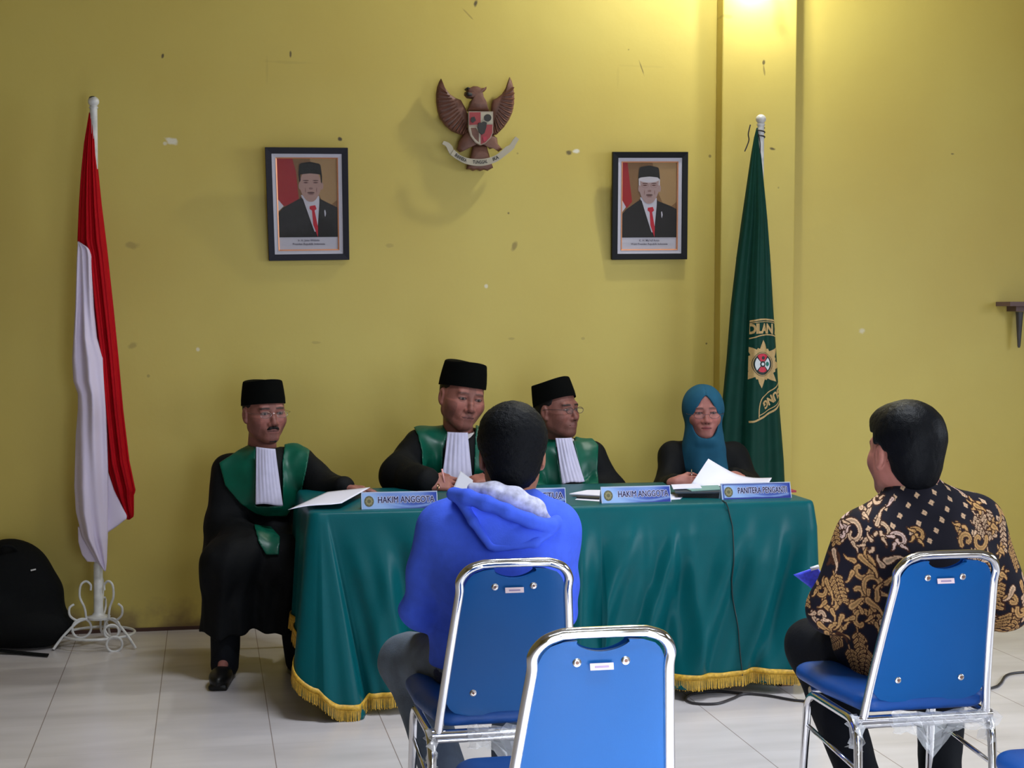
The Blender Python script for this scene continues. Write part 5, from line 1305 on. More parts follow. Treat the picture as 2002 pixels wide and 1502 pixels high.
# ---- the man at the left end of the table
def judge_left():
    Yt = 6.30
    H = Head(P(517, 806, 6.27), head_frame(P(517, 806, 6.27), 22, -2, -1), 1.02)
    J = dict(neck=P(512, 885, 6.34), sl=P(445, 922, Yt), sr=P(588, 905, Yt), el=P(440, 1030, 6.24), wl=P(497, 1085, 6.04),
             er=P(640, 962, 6.16), wr=P(672, 953, 6.03), hip=P(490, 1085, 6.46), kl=P(445, 1105, 6.03), kr=P(566, 1100, 6.05),
             al=P(440, 1292, 6.04), ar=P(583, 1275, 6.06), tl=P(432, 1330, 5.93), tr=P(592, 1300, 5.95))
    for k in ('al', 'ar'): J[k].z = .095
    for k in ('tl', 'tr'): J[k].z = .045
    B_ = Field(); body_under(B_, J); add_head(B_, H, J['neck'], jaw=1.06, cheek=1.1)
    hand(B_, J['wl'], (.18, -.05, -1), (.1, -1, .05), (1, .15, -.2), (28, 22, 24, 30), .95, thumb=.5)
    hand(B_, J['wr'], (1, -.12, -.10), (0, 0, 1), (.1, -1, 0), (12, 14, 16, 20), .92, thumb=.3)
    def ex(q, c, bl): return c
    o = sdf_object('person', B_, .0033, M['skin'], color=head_color(H, (.27, .105, .085), stubble=.25, aged=.6),
        tagd=('man with moustache, glasses, black cap and black robe, hand on knee, left of the table', 'person'))
    songkok(H, o, h=.100, tilt=4, fz=.030); side_hair(H, o, M['greyhair']); spectacles(H, o, .0008); moustache(H, o)
    g = Field(); sl, sr_ = J['sl'], J['sr']; chest = (sl+sr_)/2
    g.cone(J['hip']+V3(0, 0, .02), chest-V3(0, .0, .09), .165, .165, k=.08, flat=((0, 1, 0), .80)); g.cone(sl+V3(.03, 0, -.01), sr_+V3(-.03, 0, -.01), .072, .072, k=.07)
    g.cone(chest-V3(0, 0, .03), J['neck']+V3(0, .01, -.012), .085, .062, k=.05)
    g.chain([sl, J['el'], lerp3(J['el'], J['wl'], .93)], [.068, .082, .080], k=.04); g.chain([sr_, J['er'], lerp3(J['er'], J['wr'], .95)], [.066, .070, .050], k=.04)
    # lap and the skirt of the robe down to the hem
    g.cone(J['hip']+V3(-.06, 0, 0), J['kl'], .115, .095, k=.06); g.cone(J['hip']+V3(.07, 0, 0), J['kr'], .115, .095, k=.06)
    hemz = P(440, 1236, 6.06).z
    g.cone(J['kl']+V3(0, .01, 0), V3(J['kl'].x+.0, 6.06, hemz), .095, .110, k=.07); g.cone(J['kr']+V3(-.005, .02, 0), V3(J['kr'].x-.01, 6.09, hemz), .09, .095, k=.07)
    g.cone(lerp3(J['kl'], J['kr'], .5)+V3(0, .06, .0), V3((J['kl'].x+J['kr'].x)/2, 6.2, hemz+.0), .10, .115, k=.09)
    g.box((P(497, 1236, 6.2).x, 6.25, hemz+.10), (.192, .15, .15), .07, k=.07); g.box((P(497, 1200, 6.25).x, 6.30, hemz+.25), (.185, .14, .14), .08, k=.07)
    g.func(lambda p: hemz-.01*np.sin(p[:, 0]*30)-p[:, 2], (0, 0, 0), 9, .006, 'i')
    g.cone(J['neck']+V3(0, -.01, -.05), J['neck']+V3(0, -.02, .05), .055, .07, k=.012, mode='s')      # neck opening
    wx = wrinkle(.0055, 26, 1, (1, 1, .55))
    g.post = lambda p, d: wx(p, d)+.006*np.sin(p[:, 0]*70+2*np.sin(p[:, 2]*7))*np.clip((.62-p[:, 2])*4, 0, 1)
    rb = sdf_object('robe', g, .006, M['robe'], o)
    fr = lambda p: p[:, 1]-(Yt-.005)
    stole = [(499, 866), (478, 872), (447, 893), (428, 905), (440, 950), (470, 985), (500, 1005), (520, 1010), (560, 1010), (577, 985), (590, 960), (600, 915), (606, 880), (575, 862), (552, 850), (556, 872), (552, 900), (553, 990), (500, 990), (500, 880)]
    wr = wrinkle(.0035, 34, 7, (1, 1, .4))
    panel('stole', stole, 6.16, g, .010, .0045, M['satin'], o, fr, wr)
    panel('stole_end', [(496, 1025), (530, 1030), (548, 1050), (545, 1085), (520, 1085), (505, 1060)], 6.05, g, .010, .005, M['satin'], o, lambda p: p[:, 1]-6.22, wr)
    F2 = Field(); F2.cone(J['neck']+V3(0, -.015, -.02), J['neck']+V3(0, -.02, .012), .060, .057, k=.01); F2.cone(J['neck']+V3(0, -.02, -.06), J['neck']+V3(0, -.02, .1), .052, .054, k=.004, mode='s')
    F2.post = lambda p, d: d; sdf_object('shirt_collar', F2, .004, M['shirt'], o)
    jabot(o, ((501, 874), (538, 878)), ((500, 987), (553, 987)), 6.175, 6.09, amp=.0011)
    # trousers under the hem and shoes
    for s in 'lr':
        T = Field(); T.chain([lerp3(J['k'+s], J['a'+s], .5), J['a'+s]+V3(0, -.005, -.035)], [.060, .056], k=.02)
        T.post = wrinkle(.004, 40, 2); sdf_object('trouser_leg', T, .006, M['trousers'], o)
    for s in 'lr': shoe('shoe', J['a'+s], J['t'+s], o)
    b = MB(); c = P(517, 1136, 6.02); b.tube([c+V3(.010*math.cos(k*.45), .004*math.sin(k*.45), .010*math.sin(k*.45)) for k in range(14)], .0016, 6, closed=True); b.build('ring', M['wire'], o)
    return o

# ---- the man in the middle
def robe_common(J, g, w=.155):
    sl, sr_ = J['sl'], J['sr']; chest = (sl+sr_)/2
    g.cone(J['hip'], chest-V3(0, 0, .09), w, w, k=.08, flat=((0, 1, 0), .80)); g.cone(sl+V3(.03, 0, -.01), sr_+V3(-.03, 0, -.01), .070, .070, k=.07)
    g.cone(chest-V3(0, 0, .03), J['neck']+V3(0, .01, -.012), .085, .062, k=.05)
    g.cone(J['hip']+V3(-.06, 0, 0), J['kl'], .10, .09, k=.06); g.cone(J['hip']+V3(.06, 0, 0), J['kr'], .10, .09, k=.06)
    for s in 'lr': g.cone(J['k'+s], J['a'+s]+V3(0, .03, .12), .09, .09, k=.05)
def judge_mid():
    Yt = 6.42; hc = P(903, 775, 6.36)
    H = Head(hc, head_frame(hc, 24, -3, 9), 1.13)
    J = dict(neck=P(897, 862, 6.42), sl=P(822, 868, Yt), sr=P(968, 872, Yt), el=P(783, 930, 6.26), wl=P(838, 944, 6.03),
             er=P(1004, 950, 6.30), wr=P(962, 962, 6.07), hip=P(898, 1030, 6.52), kl=P(850, 1060, 6.12), kr=P(945, 1060, 6.12),
             al=P(850, 1270, 6.12), ar=P(945, 1270, 6.12), tl=P(850, 1290, 6.0), tr=P(945, 1290, 6.0))
    J['wr'].z = .79
    for k in ('kl', 'kr'): J[k].z = .50
    J['hip'].z = .56
    for k in ('al', 'ar'): J[k].z = .095
    for k in ('tl', 'tr'): J[k].z = .045
    B_ = Field(); body_under(B_, J); add_head(B_, H, J['neck'], jaw=1.12, cheek=1.2, nose=1.03)
    hand(B_, J['wl'], (1, -.15, -.05), (-.15, -.75, .65), (.25, -.1, 1), (48, 52, 55, 58), .98, thumb=1.2)
    hand(B_, J['wr'], (-1, -.2, -.1), (.1, -.3, 1), (-.2, -.1, 1), (30, 35, 38, 40), .95, thumb=.8)
    o = sdf_object('person', B_, .0033, M['skin'], color=head_color(H, (.29, .11, .085), aged=1.0, brows=.6),
        tagd=('man in black and green robe, tilted black cap, holding a paper behind the table centre', 'person'))
    songkok(H, o, h=.098, tilt=4, fz=.034, a=.083); side_hair(H, o, M['greyhair'], low=-.045)
    g = Field(); robe_common(J, g, .16)
    g.chain([J['sl'], J['el'], lerp3(J['el'], J['wl'], .9)], [.070, .082, .062], k=.04); g.chain([J['sr'], J['er'], lerp3(J['er'], J['wr'], .9)], [.070, .080, .055], k=.04)
    g.cone(J['neck']+V3(0, -.01, -.05), J['neck']+V3(0, -.02, .06), .055, .075, k=.012, mode='s')
    g.post = wrinkle(.006, 24, 4, (1, 1, .6)); sdf_object('robe', g, .006, M['robe'], o)
    fr = lambda p: p[:, 1]-(Yt+.0); wr = wrinkle(.0045, 30, 9, (1, 1, .5))
    panel('stole', [(868, 800), (846, 803), (815, 813), (800, 818), (816, 850), (824, 880), (826, 915), (835, 950), (855, 1000), (940, 1000), (1000, 960), (1010, 830), (960, 815), (938, 808), (930, 830), (925, 960), (862, 960), (866, 880), (875, 850)], 6.25, g, .010, .0045, M['satin'], o, fr, wr, ymin=6.22)
    F2 = Field(); F2.cone(J['neck']+V3(.0, -.02, -.02), J['neck']+V3(.005, -.03, .028), .064, .060, k=.01); F2.cone(J['neck']+V3(0, -.02, -.06), J['neck']+V3(0.005, -.035, .1), .056, .058, k=.004, mode='s')
    sdf_object('shirt_collar', F2, .004, M['shirt'], o)
    jabot(o, ((875, 845), (914, 846)), ((861, 965), (927, 965)), 6.27, 6.17, pleats=6)
    b = MB(); c = P(857, 951, 5.985); b.tube([c+V3(.0095*math.cos(k*.45)*.5, .009*math.cos(k*.45), .010*math.sin(k*.45)) for k in range(14)], .0024, 6, closed=True); b.build('ring', M['gold_ring'], o)
    return o
def judge_right():
    Yt = 6.46; hc = P(1089, 802, 6.42)
    H = Head(hc, head_frame(hc, 50, 3, 0), 1.0)
    J = dict(neck=P(1096, 868, 6.47), sl=P(1036, 893, Yt), sr=P(1160, 893, Yt), el=P(1020, 960, 6.36), wl=P(1060, 1000, 6.22),
             er=P(1190, 965, 6.40), wr=P(1150, 1010, 6.24), hip=P(1105, 1030, 6.54), kl=P(1060, 1060, 6.2), kr=P(1150, 1060, 6.2),
             al=P(1060, 1250, 6.2), ar=P(1150, 1250, 6.2), tl=P(1060, 1270, 6.08), tr=P(1150, 1270, 6.08))
    for k in ('wl', 'wr'): J[k].z = .66
    for k in ('kl', 'kr'): J[k].z = .50
    J['hip'].z = .56
    for k in ('al', 'ar'): J[k].z = .095
    for k in ('tl', 'tr'): J[k].z = .045
    B_ = Field(); body_under(B_, J); add_head(B_, H, J['neck'], jaw=1.05, nose=1.03)
    for s, t_ in (('wl', 1), ('wr', -1)): hand(B_, J[s], (t_*.5, -1, -.1), (0, 0, 1), (t_, .5, 0), 25, .95)
    o = sdf_object('person', B_, .0035, M['skin'], color=head_color(H, (.22, .085, .065), stubble=.5, brows=1),
        tagd=('man with glasses in black cap and green robe, turned right, behind the blue hoodie', 'person'))
    songkok(H, o, h=.095, tilt=13, fz=.034); side_hair(H, o, M['greyhair'], low=-.04); spectacles(H, o, .0013, m=mat('dark_wire', (.12, .08, .08), .3, metal=.6))
    g = Field(); robe_common(J, g, .150)
    g.chain([J['sl'], J['el'], lerp3(J['el'], J['wl'], .9)], [.066, .072, .06], k=.04); g.chain([J['sr'], J['er'], lerp3(J['er'], J['wr'], .9)], [.066, .080, .06], k=.04)
    g.cone(J['neck']+V3(0, -.01, -.05), J['neck']+V3(0, -.02, .06), .055, .075, k=.012, mode='s')
    g.post = wrinkle(.0055, 24, 6, (1, 1, .6)); sdf_object('robe', g, .006, M['robe'], o)
    fr = lambda p: p[:, 1]-(Yt+.0); wr = wrinkle(.004, 30, 5, (1, 1, .5))
    panel('stole', [(1085, 845), (1060, 852), (1020, 870), (1015, 960), (1030, 1010), (1160, 1010), (1172, 960), (1168, 920), (1170, 870), (1158, 857), (1118, 845), (1120, 862), (1140, 945), (1100, 950), (1086, 870)], 6.28, g, .010, .0045, M['satin'], o, fr, wr, ymin=6.24)
    F2 = Field(); F2.cone(J['neck']+V3(.0, -.02, -.03), J['neck']+V3(.0, -.025, .012), .058, .055, k=.01); F2.cone(J['neck']+V3(0, -.02, -.06), J['neck']+V3(0, -.025, .1), .050, .052, k=.004, mode='s')
    sdf_object('shirt_collar', F2, .004, M['shirt'], o)
    jabot(o, ((1086, 857), (1117, 856)), ((1100, 947), (1143, 940)), 6.31, 6.20, pleats=6)
    return o
# ---- the woman in the hijab
def clerk():
    Yt = 6.50; hc = P(1375, 806, 6.44)
    H = Head(hc, head_frame(hc, 9, 0, -1), .98)
    J = dict(neck=P(1370, 872, 6.48), sl=P(1312, 890, Yt), sr=P(1438, 893, Yt), el=P(1306, 955, 6.38), wl=P(1322, 944, 6.04),
             er=P(1462, 955, 6.38), wr=P(1435, 948, 6.12), hip=P(1375, 1030, 6.58), kl=P(1330, 1060, 6.25), kr=P(1415, 1060, 6.25),
             al=P(1330, 1250, 6.25), ar=P(1415, 1250, 6.25), tl=P(1330, 1270, 6.13), tr=P(1415, 1270, 6.13))
    J['wr'].z = .775
    for k in ('kl', 'kr'): J[k].z = .50
    J['hip'].z = .56
    for k in ('al', 'ar'): J[k].z = .095
    for k in ('tl', 'tr'): J[k].z = .045
    B_ = Field(); body_under(B_, J, .66); add_head(B_, H, J['neck'], nr=.048, jaw=.98, brow=.8, cheek=1.15, nose=.97)
    hand(B_, J['wl'], (.8, -.5, .05), (-.3, -.8, .4), (.3, -.1, 1), (62, 66, 68, 70), .80, thumb=1.2)
    hand(B_, J['wr'], (-.1, -1, 0), (0, 0, 1), (-1, -.1, 0), 30, .84)
    o = sdf_object('person', B_, .0033, M['skin'], color=head_color(H, (.40, .155, .13), brows=.7, lips=(.30, .06, .065)),
        tagd=('woman in a teal hijab and black jacket reading a paper beside the green flag', 'person'))
    g = Field(); robe_common(J, g, .140)
    g.chain([J['sl'], J['el'], lerp3(J['el'], J['wl'], .9)], [.060, .058, .040], k=.04); g.chain([J['sr'], J['er'], lerp3(J['er'], J['wr'], .95)], [.060, .062, .042], k=.04)
    g.post = wrinkle(.005, 24, 8, (1, 1, .6)); sdf_object('jacket', g, .006, M['robe'], o)
    h = Field(); s = H.s
    h.ell(H.w(0, -.016, .032), [.095*s, .108*s, .098*s], R=H.R, k=.02); h.cone(H.w(0, -.004, .0), H.w(0, .012, -.13), .090*s, .078*s, k=.03)
    h.cone(H.w(0, .0, -.12), J['neck']+V3(.0, .0, -.06), .076, .118, k=.04, flat=((0, 1, 0), .85))
    h.cone(J['neck']+V3(0, -.06, -.05), J['neck']+V3(.035, -.10, -.17), .088, .080, k=.06, flat=((0, 1, 0), .7))
    h.ell(H.w(0, .075, -.128), [.045*s, .030*s, .03*s], R=H.R, k=.02)
    def face_open(p):
        q = H.loc(p); x, z = q[:, 0], q[:, 2]
        # almond opening, pointed at the top
        lo_ = .0560*np.clip(1-np.abs((z+.015)/.100)**2.7, 0, 1)**(1/2.7); up_ = .0560*np.clip((.080-z)/.095, 0, 1)**.72; w = np.where(z > -.015, up_, lo_)
        e = np.abs(x)-w; return np.maximum.reduce([e, -(q[:, 1]-.015), -(z+.118)])*s
    h.func(face_open, H.w(0, .06, -.03), .15, .006, 's')
    h.post = lambda p, d: d+.0035*np.sin((p[:, 0]-H.c[0])*60+5*np.sin(p[:, 2]*6))*np.clip((H.c[2]-.10-p[:, 2])*10, 0, 1)+.0012*snoise(p, 60)
    sdf_object('hijab', h, .0036, M['hijab'], o)
    spectacles(H, o, .0010, y=.104, z=-.010, m=mat('dark_wire', (.12, .07, .09), .3, metal=.6))
    return o
# ---- man in the blue hoodie, from behind
def hoodie_man():
    Yc = 3.82; hc = P(1001, 888, 3.86)
    H = Head(hc, head_frame(hc, -4, -8, 0, away=True), 1.0, 1.05)
    J = dict(neck=P(1000, 972, 3.84), sl=P(862, 1036, Yc), sr=P(1086, 1036, Yc), el=P(824, 1192, 3.88), wl=P(850, 1212, 4.12),
             er=P(1092, 1190, 3.90), wr=P(1065, 1212, 4.12), hip=P(972, 1320, 3.86), kl=P(796, 1300, 4.20), kr=P(1010, 1297, 4.22),
             al=P(905, 1600, 3.86), ar=P(1000, 1560, 4.02), tl=P(890, 1600, 3.96), tr=P(1000, 1560, 4.14))
    J['hip'].z = .56
    for k in ('kl', 'kr'): J[k].z = .475
    J['al'] = V3(J['al'].x, 3.86, .10); J['ar'] = V3(J['ar'].x, 4.02, .10)
    J['tl'] = J['al']+V3(-.03, .12, -.05); J['tr'] = J['ar']+V3(.02, .12, -.05)
    B_ = Field(); body_under(B_, J); add_head(B_, H, J['neck'], nr=.054)
    for s, t_ in (('wl', 1), ('wr', -1)): hand(B_, J[s], (t_*.4, 1, -.15), (0, 0, 1), (t_, -.2, 0), 30, 1)
    o = sdf_object('person', B_, .0045, M['skin'], color=head_color(H, (.36, .15, .09)),
        tagd=('man in a blue hoodie seen from behind, seated before the middle of the table', 'person'))
    h = Field(); s = H.s
    h.ell(H.w(0, -.018, .042), [.089*s*H.x, .110*s, .098*s], R=H.R, k=.02); h.ell(H.w(0, -.045, -.028), [.066*s*H.x, .070*s, .074*s], R=H.R, k=.03)
    h.ell(H.w(0, .06, .07), [.07*s*H.x, .05*s, .05*s], R=H.R, k=.03)
    def cut(p):
        q = H.loc(p); ear = np.hypot(q[:, 1]+.0, (q[:, 2]+.012)*.85)-.025; ax = np.abs(q[:, 0])
        low = np.where(q[:, 1] < -.03, -.098, np.where(q[:, 1] < .03, -.025, .035))
        return np.maximum.reduce([low-q[:, 2], np.minimum(-ear, ax-.060)])*s
    h.func(cut, H.c, 1, .003, 'i'); h.post = lambda p, d: d-.0005+.0012*snoise(p, 230, 1)+.0012*snoise(p, 430, 4)+.0018*snoise(p, 60, 2)
    ho = sdf_object('hair', h, .0034, M['hair'], o, smooth_it=0)
    tufts(ho, H, 1500, .009, lambda x, y, z: z > -.02 and y < .08)
    g = Field(); sl, sr_ = J['sl'], J['sr']; chest = (sl+sr_)/2; hp = J['hip']
    g.cone(chest-V3(0, 0, .10), hp+V3(0, 0, .14), .165, .158, k=.06, flat=((0, 1, 0), .70)); g.cone(hp+V3(0, 0, .16), hp+V3(-.01, .0, .0), .165, .172, k=.05, flat=((0, 1, 0), .74))
    g.cone(sl+V3(.03, 0, .0), sr_+V3(-.03, 0, .0), .070, .070, k=.05); g.ell(chest+V3(0, -.03, -.08), (.185, .10, .15), k=.05)
    nb = J['neck']+V3(0, 0, -.035)
    g.cone(nb, sl+V3(.02, 0, .01), .075, .066, k=.04); g.cone(nb, sr_+V3(-.02, 0, .01), .075, .066, k=.04)
    g.chain([sl, J['el'], lerp3(J['el'], J['wl'], .95)], [.069, .053, .042], k=.02); g.chain([sr_, J['er'], lerp3(J['er'], J['wr'], .95)], [.069, .053, .042], k=.02)
    g.func(lambda p: hp.z-.018-p[:, 2], (0, 0, 0), 9, .01, 'i')
    g.cone(J['neck']+V3(0, .02, -.04), J['neck']+V3(0, .03, .06), .056, .066, k=.012, mode='s')
    wx = wrinkle(.0030, 20, 3, (1, 1, .9))
    sag = lambda p: .0050*np.sin((p[:, 2]-.65*np.abs(p[:, 0]-hp.x-.03))*46+1.5*np.sin(p[:, 0]*14))*np.clip((.95-p[:, 2])*4, 0, 1)*np.clip((p[:, 2]-.55)*10, 0, 1)
    g.post = lambda p, d: wx(p, d)+sag(p)
    sdf_object('hoodie', g, .0050, M['hoodie'], o)
    bnd = Field(); bnd.cone(hp+V3(-.01, 0, .03), hp+V3(-.01, 0, -.05), .166, .160, k=.02, flat=((0, 1, 0), .74)); bnd.func(lambda p: p[:, 2]-(hp.z+.010), (0, 0, 0), 9, .004, 'i'); bnd.func(lambda p: (hp.z-.062)-p[:, 2], (0, 0, 0), 9, .008, 'i')
    bnd.post = lambda p, d: d+.0012*np.sin(np.arctan2(p[:, 1]-hp.y, p[:, 0]-hp.x)*150); sdf_object('waistband', bnd, .004, M['hoodie_band'], o)
    # the hood lying on the back, its rim rising round the nape
    Yh = 3.70; rear = lambda p: p[:, 1]-(Yc+.02)
    panel('hood', [(884, 968), (900, 955), (930, 972), (975, 992), (1030, 1010), (1072, 1030), (1090, 1020), (1084, 1045), (1060, 1062), (1020, 1074), (968, 1078), (955, 1074), (940, 1052), (915, 1010)], Yh, g, .034, .0044, M['hoodie'], o, rear,
          lambda p, d: d+.0016*snoise(p, 34, 2)-.004*np.exp(-(((p[:, 0]-P(985, 1050, Yh).x)/.05)**2+((p[:, 2]-P(985, 1050, Yh).z)/.04)**2)), d0=-.004, rnd=.012)
    rim = [P(886, 966, 3.745), P(915, 972, 3.70), P(950, 984, 3.672), P(990, 1000, 3.655), P(1035, 1018, 3.665), P(1074, 1030, 3.70), P(1088, 1018, 3.745)]
    k_ = Field(); k_.chain(rim, [.018, .019, .019, .018, .018, .018, .016], k=.012)
    k_.chain([P(893, 968, 3.74), P(925, 1020, 3.685), P(957, 1068, 3.668)], [.014, .012, .010], k=.01); k_.chain([P(1088, 1026, 3.73), P(1045, 1062, 3.675), P(968, 1072, 3.668)], [.014, .012, .010], k=.01)
    k_.post = lambda p, d: d+.0010*snoise(p, 70, 2); sdf_object('hood_rim', k_, .0040, M['hoodie'], o)
    w = Field(); w.chain([P(925, 955, 3.76), P(965, 962, 3.735), P(1005, 974, 3.72), P(1045, 995, 3.722), P(1068, 1016, 3.735)], [.016, .024, .027, .024, .014], k=.02)
    w.post = lambda p, d: d+.0012*snoise(p*_v((1, 1, 2)), 60, 2)+.0006*snoise(p, 190, 5); sdf_object('hood_lining', w, .0038, mat('hood_lining_white', (.55, .55, .70), .9, vary=.3, vscale=60, spec=.1), o)
    t = Field()
    for s_ in 'lr': hj = hp+(Vector(J['s'+s_])-chest)*.45+V3(0, 0, -.0); t.chain([hj, J['k'+s_], J['a'+s_]+V3(0, 0, .0)], [.092, .074, .056], k=.04)
    t.cone(hp+V3(-.06, 0, 0), hp+V3(.06, 0, 0), .095, .095, k=.06)
    t.post = wrinkle(.0035, 34, 2, (1, .6, .6)); sdf_object('jeans', t, .0055, M['jeans'], o)
    for s_ in 'lr': shoe('shoe', J['a'+s_], J['t'+s_], o)
    return o
def tufts(parent, H, n, L, ok, seed=3):
    """short hairs standing off the outline"""
    r = random.Random(seed); b = MB(); s = H.s
    while n > 0:
        v = Vector((r.gauss(0, 1), r.gauss(0, 1), r.gauss(0, 1))).normalized(); x, y, z = v.x*.086, -.018+v.y*.106, .040+v.z*.096
        if not ok(x, y, z): continue
        n -= 1; a = H.wv(x, y, z); d = (H.wv(x*1.5, y*1.5, z*1.6)-a).normalized(); d = (d+Vector((r.uniform(-.5, .5), r.uniform(-.5, .5), r.uniform(-.5, .3)))).normalized(); l = L*r.uniform(.4, 1)
        sd = d.cross(Vector((0, 1, .2))).normalized()*.0007; b.add([a-sd, a+sd, a+d*l], [(0, 1, 2)])
    b.build('hair_wisps', M['hair'], parent, smooth=False, auto=False)

# ---- man in the batik shirt, from behind
def batik_color(cx, zt):
    """cream motifs on black, laid out on the shirt back"""
    ochre, cream, pink, dark, brown = [np.array(c, dtype=f32) for c in ((.60, .34, .13), (.72, .48, .30), (.74, .52, .44), (.012, .011, .018), (.09, .035, .02))]
    rr = random.Random(11); strokes = []     # (polyline, width0, width1, colour)
    def spiral(x, z, r, a0, turns, sgn, w, col):
        n = 26; pts = []
        for k in range(n):
            t = k/(n-1); a = a0+sgn*turns*2*math.pi*t; rad = r*(1-.80*t); pts.append((x+rad*math.cos(a), z+rad*math.sin(a)))
        strokes.append((pts, w, w*.8, col))
    def leaf(x, z, a, L, w, col):
        n = 7; pts = [(x+L*k/(n-1)*math.cos(a+.25*math.sin(k/(n-1)*3)), z+L*k/(n-1)*math.sin(a+.25*math.sin(k/(n-1)*3))) for k in range(n)]
        strokes.append((pts, w*1.0, w*.15, col))
    def frond(x, z, a, L, col, n=7):          # stem with paired leaflets
        pts = [(x+L*k/n*math.cos(a), z+L*k/n*math.sin(a)) for k in range(n+1)]; strokes.append((pts, .0035, .002, col))
        for k in range(1, n+1):
            px, pz = pts[k]; l = .030*(1-.35*k/n)
            for sg in (-1, 1):
                aa = a+sg*1.0; strokes.append(([(px+l*.25*math.cos(aa), pz+l*.25*math.sin(aa)), (px+l*.75*math.cos(aa), pz+l*.75*math.sin(aa))], .0085, .0075, col, True))
    X = lambda px: P(px, 1100, 3.60).x-cx; Z = lambda py: P(1780, py, 3.60).z-zt
    def at(px, py): return X(px), Z(py)
    sc = 3.60/.93/F_PX
    # large scrolls on the left of the back (picture positions of the shirt seen square on)
    for px, py, r, a0, tn, sg, w, col in [(1698,1000,20,-1.2,.9,1,7,cream),(1682,1050,26,2.2,.9,-1,8,cream),(1660,1052,15,.5,1,1,6,pink),(1742,1045,18,2,.8,-1,6,cream),(1720,1075,20,1.5,.7,1,6,cream),
        (1768,1060,16,2.5,.9,-1,6,pink),(1802,1050,14,2.2,.9,-1,6,ochre),(1893,1040,16,2.4,.9,1,6,ochre),(1930,1045,16,.8,.9,-1,6,cream),(1655,1020,13,.2,.9,1,5,pink),(1648,1000,10,.2,.9,1,5,pink),
        (1700,1120,30,1,.8,-1,10,ochre),(1690,1170,34,3,.8,1,11,ochre),(1728,1150,26,4,.8,-1,9,ochre),(1640,1190,26,2,.9,1,9,ochre),(1610,1170,18,1,.9,-1,7,ochre),(1700,1230,28,.2,.8,1,9,ochre),(1650,1250,22,4,.8,-1,8,ochre),(1735,1215,20,2,.8,1,8,ochre),
        (1612,1220,20,3,.9,1,8,cream),(1735,960,12,.4,.6,1,6,pink),(1640,1105,14,1,.8,-1,6,brown),(1725,985,12,0,.8,-1,5,cream)]:
        x, z = at(px, py); spiral(x, z, r*sc, a0, tn, sg, w*sc, col)
        for k in range(3): leaf(x+r*sc*.7*math.cos(a0+k*1.3), z+r*sc*.7*math.sin(a0+k*1.3), a0+k*1.3+.4, r*sc*.9, w*sc*.9, col)
    for px, py, a, L, w, col in [(1718,968,.1,42,10,pink),(1760,985,-2.4,20,7,pink),(1905,950,.3,26,12,pink),(1925,955,-1.2,34,7,pink),(1733,1030,1.1,34,8,cream),(1700,1095,-.9,52,11,ochre),(1745,1100,.2,30,12,cream),(1738,1110,1.9,22,8,cream),
        (1640,1090,-1.5,44,10,cream),(1624,1150,-1.3,50,9,ochre),(1680,1200,.4,44,12,ochre),(1715,1185,-.7,44,13,ochre),(1610,1240,-.8,36,12,ochre),(1660,1220,-2.2,36,10,ochre),(1690,1260,-.3,26,12,ochre),(1735,1180,1.4,36,10,ochre),(1745,1225,.8,24,10,cream),
        (1650,1260,-.9,26,9,brown),(1625,1265,-.3,20,8,brown)]:
        x, z = at(px, py); leaf(x, z, a, L*sc, w*sc, col)
    for px, py, a, L in [(1690,1245,-1.35,70),(1715,1275,-1.7,66),(1670,1285,-1.2,62),(1655,1270,-2.4,46),(1736,1290,-1.4,50),(1760,1310,-1.2,40),(1800,1320,.1,40),(1850,1320,0,40),
        (1945,1080,-1.45,95),(1970,1120,-1.6,100),(1990,1010,-1.5,80),(1925,1010,-1.1,60),(1945,1000,-1.3,60),(1965,1180,-1.5,60),(1990,1150,-1.4,60),(1905,1080,-1.3,60),(1640,1130,-1.2,60)]:
        x, z = at(px, py); frond(x, z, a, L*sc, ochre if py > 1090 else cream)
    for px, py in [(1940,1000),(1962,1040),(1985,1090),(1995,1140),(1925,1100),(1960,1160)]:
        x, z = at(px, py)
        for k in range(6): leaf(x, z, k*math.pi/3+.3, 17*sc, 10*sc, ochre)
    for (x0, x1, y0, y1, n_) in ((1500, 1625, 1010, 1260, 26), (1990, 2150, 990, 1240, 34), (1880, 1990, 1060, 1200, 8)):      # the sleeves
        for k in range(n_):
            x, z = at(rr.uniform(x0, x1), rr.uniform(y0, y1)); col = rr.choice([ochre, ochre, cream]); q_ = rr.random()
            if q_ < .35: spiral(x, z, rr.uniform(13, 24)*sc, rr.uniform(0, 6), .85, rr.choice([-1, 1]), 8*sc, col)
            elif q_ < .6: frond(x, z, -1.45+rr.uniform(-.3, .3), 60*sc, col)
            else: leaf(x, z, rr.uniform(-2.4, -.6), rr.uniform(26, 46)*sc, 11*sc, col)
    # small diamonds on the shoulders
    dia = []
    i = 0
    for r_ in range(-2, 14):
        for c_ in range(-3, 12):
            px = 1700+c_*38-r_*18*.9+(r_ % 2)*0; py = 905+r_*27+c_*10.5
            px = 1752+c_*30-r_*16; py = 938+r_*19+c_*13.5-40
            dia.append(at(px, py))
    dia = np.array(dia, dtype=f32)
    def fn(V):
        x = V[:, 0]-cx; z = V[:, 2]-zt
        side = np.clip((V[:, 1]-3.66)*1.0, 0, .5)*np.sign(x); x = x+side*.6       # run on round the sides
        c = np.tile(dark, (len(V), 1))
        # diamonds above the scrolls
        dd = np.full(len(V), 9., dtype=f32)
        for a, b_ in dia: dd = np.minimum(dd, np.abs((x-a)+.25*(z-b_))+np.abs((z-b_)-.25*(x-a)))
        up_ = (z > Z(1060)+.02*np.sin(x*30)) & (x > X(1640))
        m = (dd < .0088) & up_; c[m] = cream*.9; m = (dd < .0030) & up_; c[m] = cream*.55
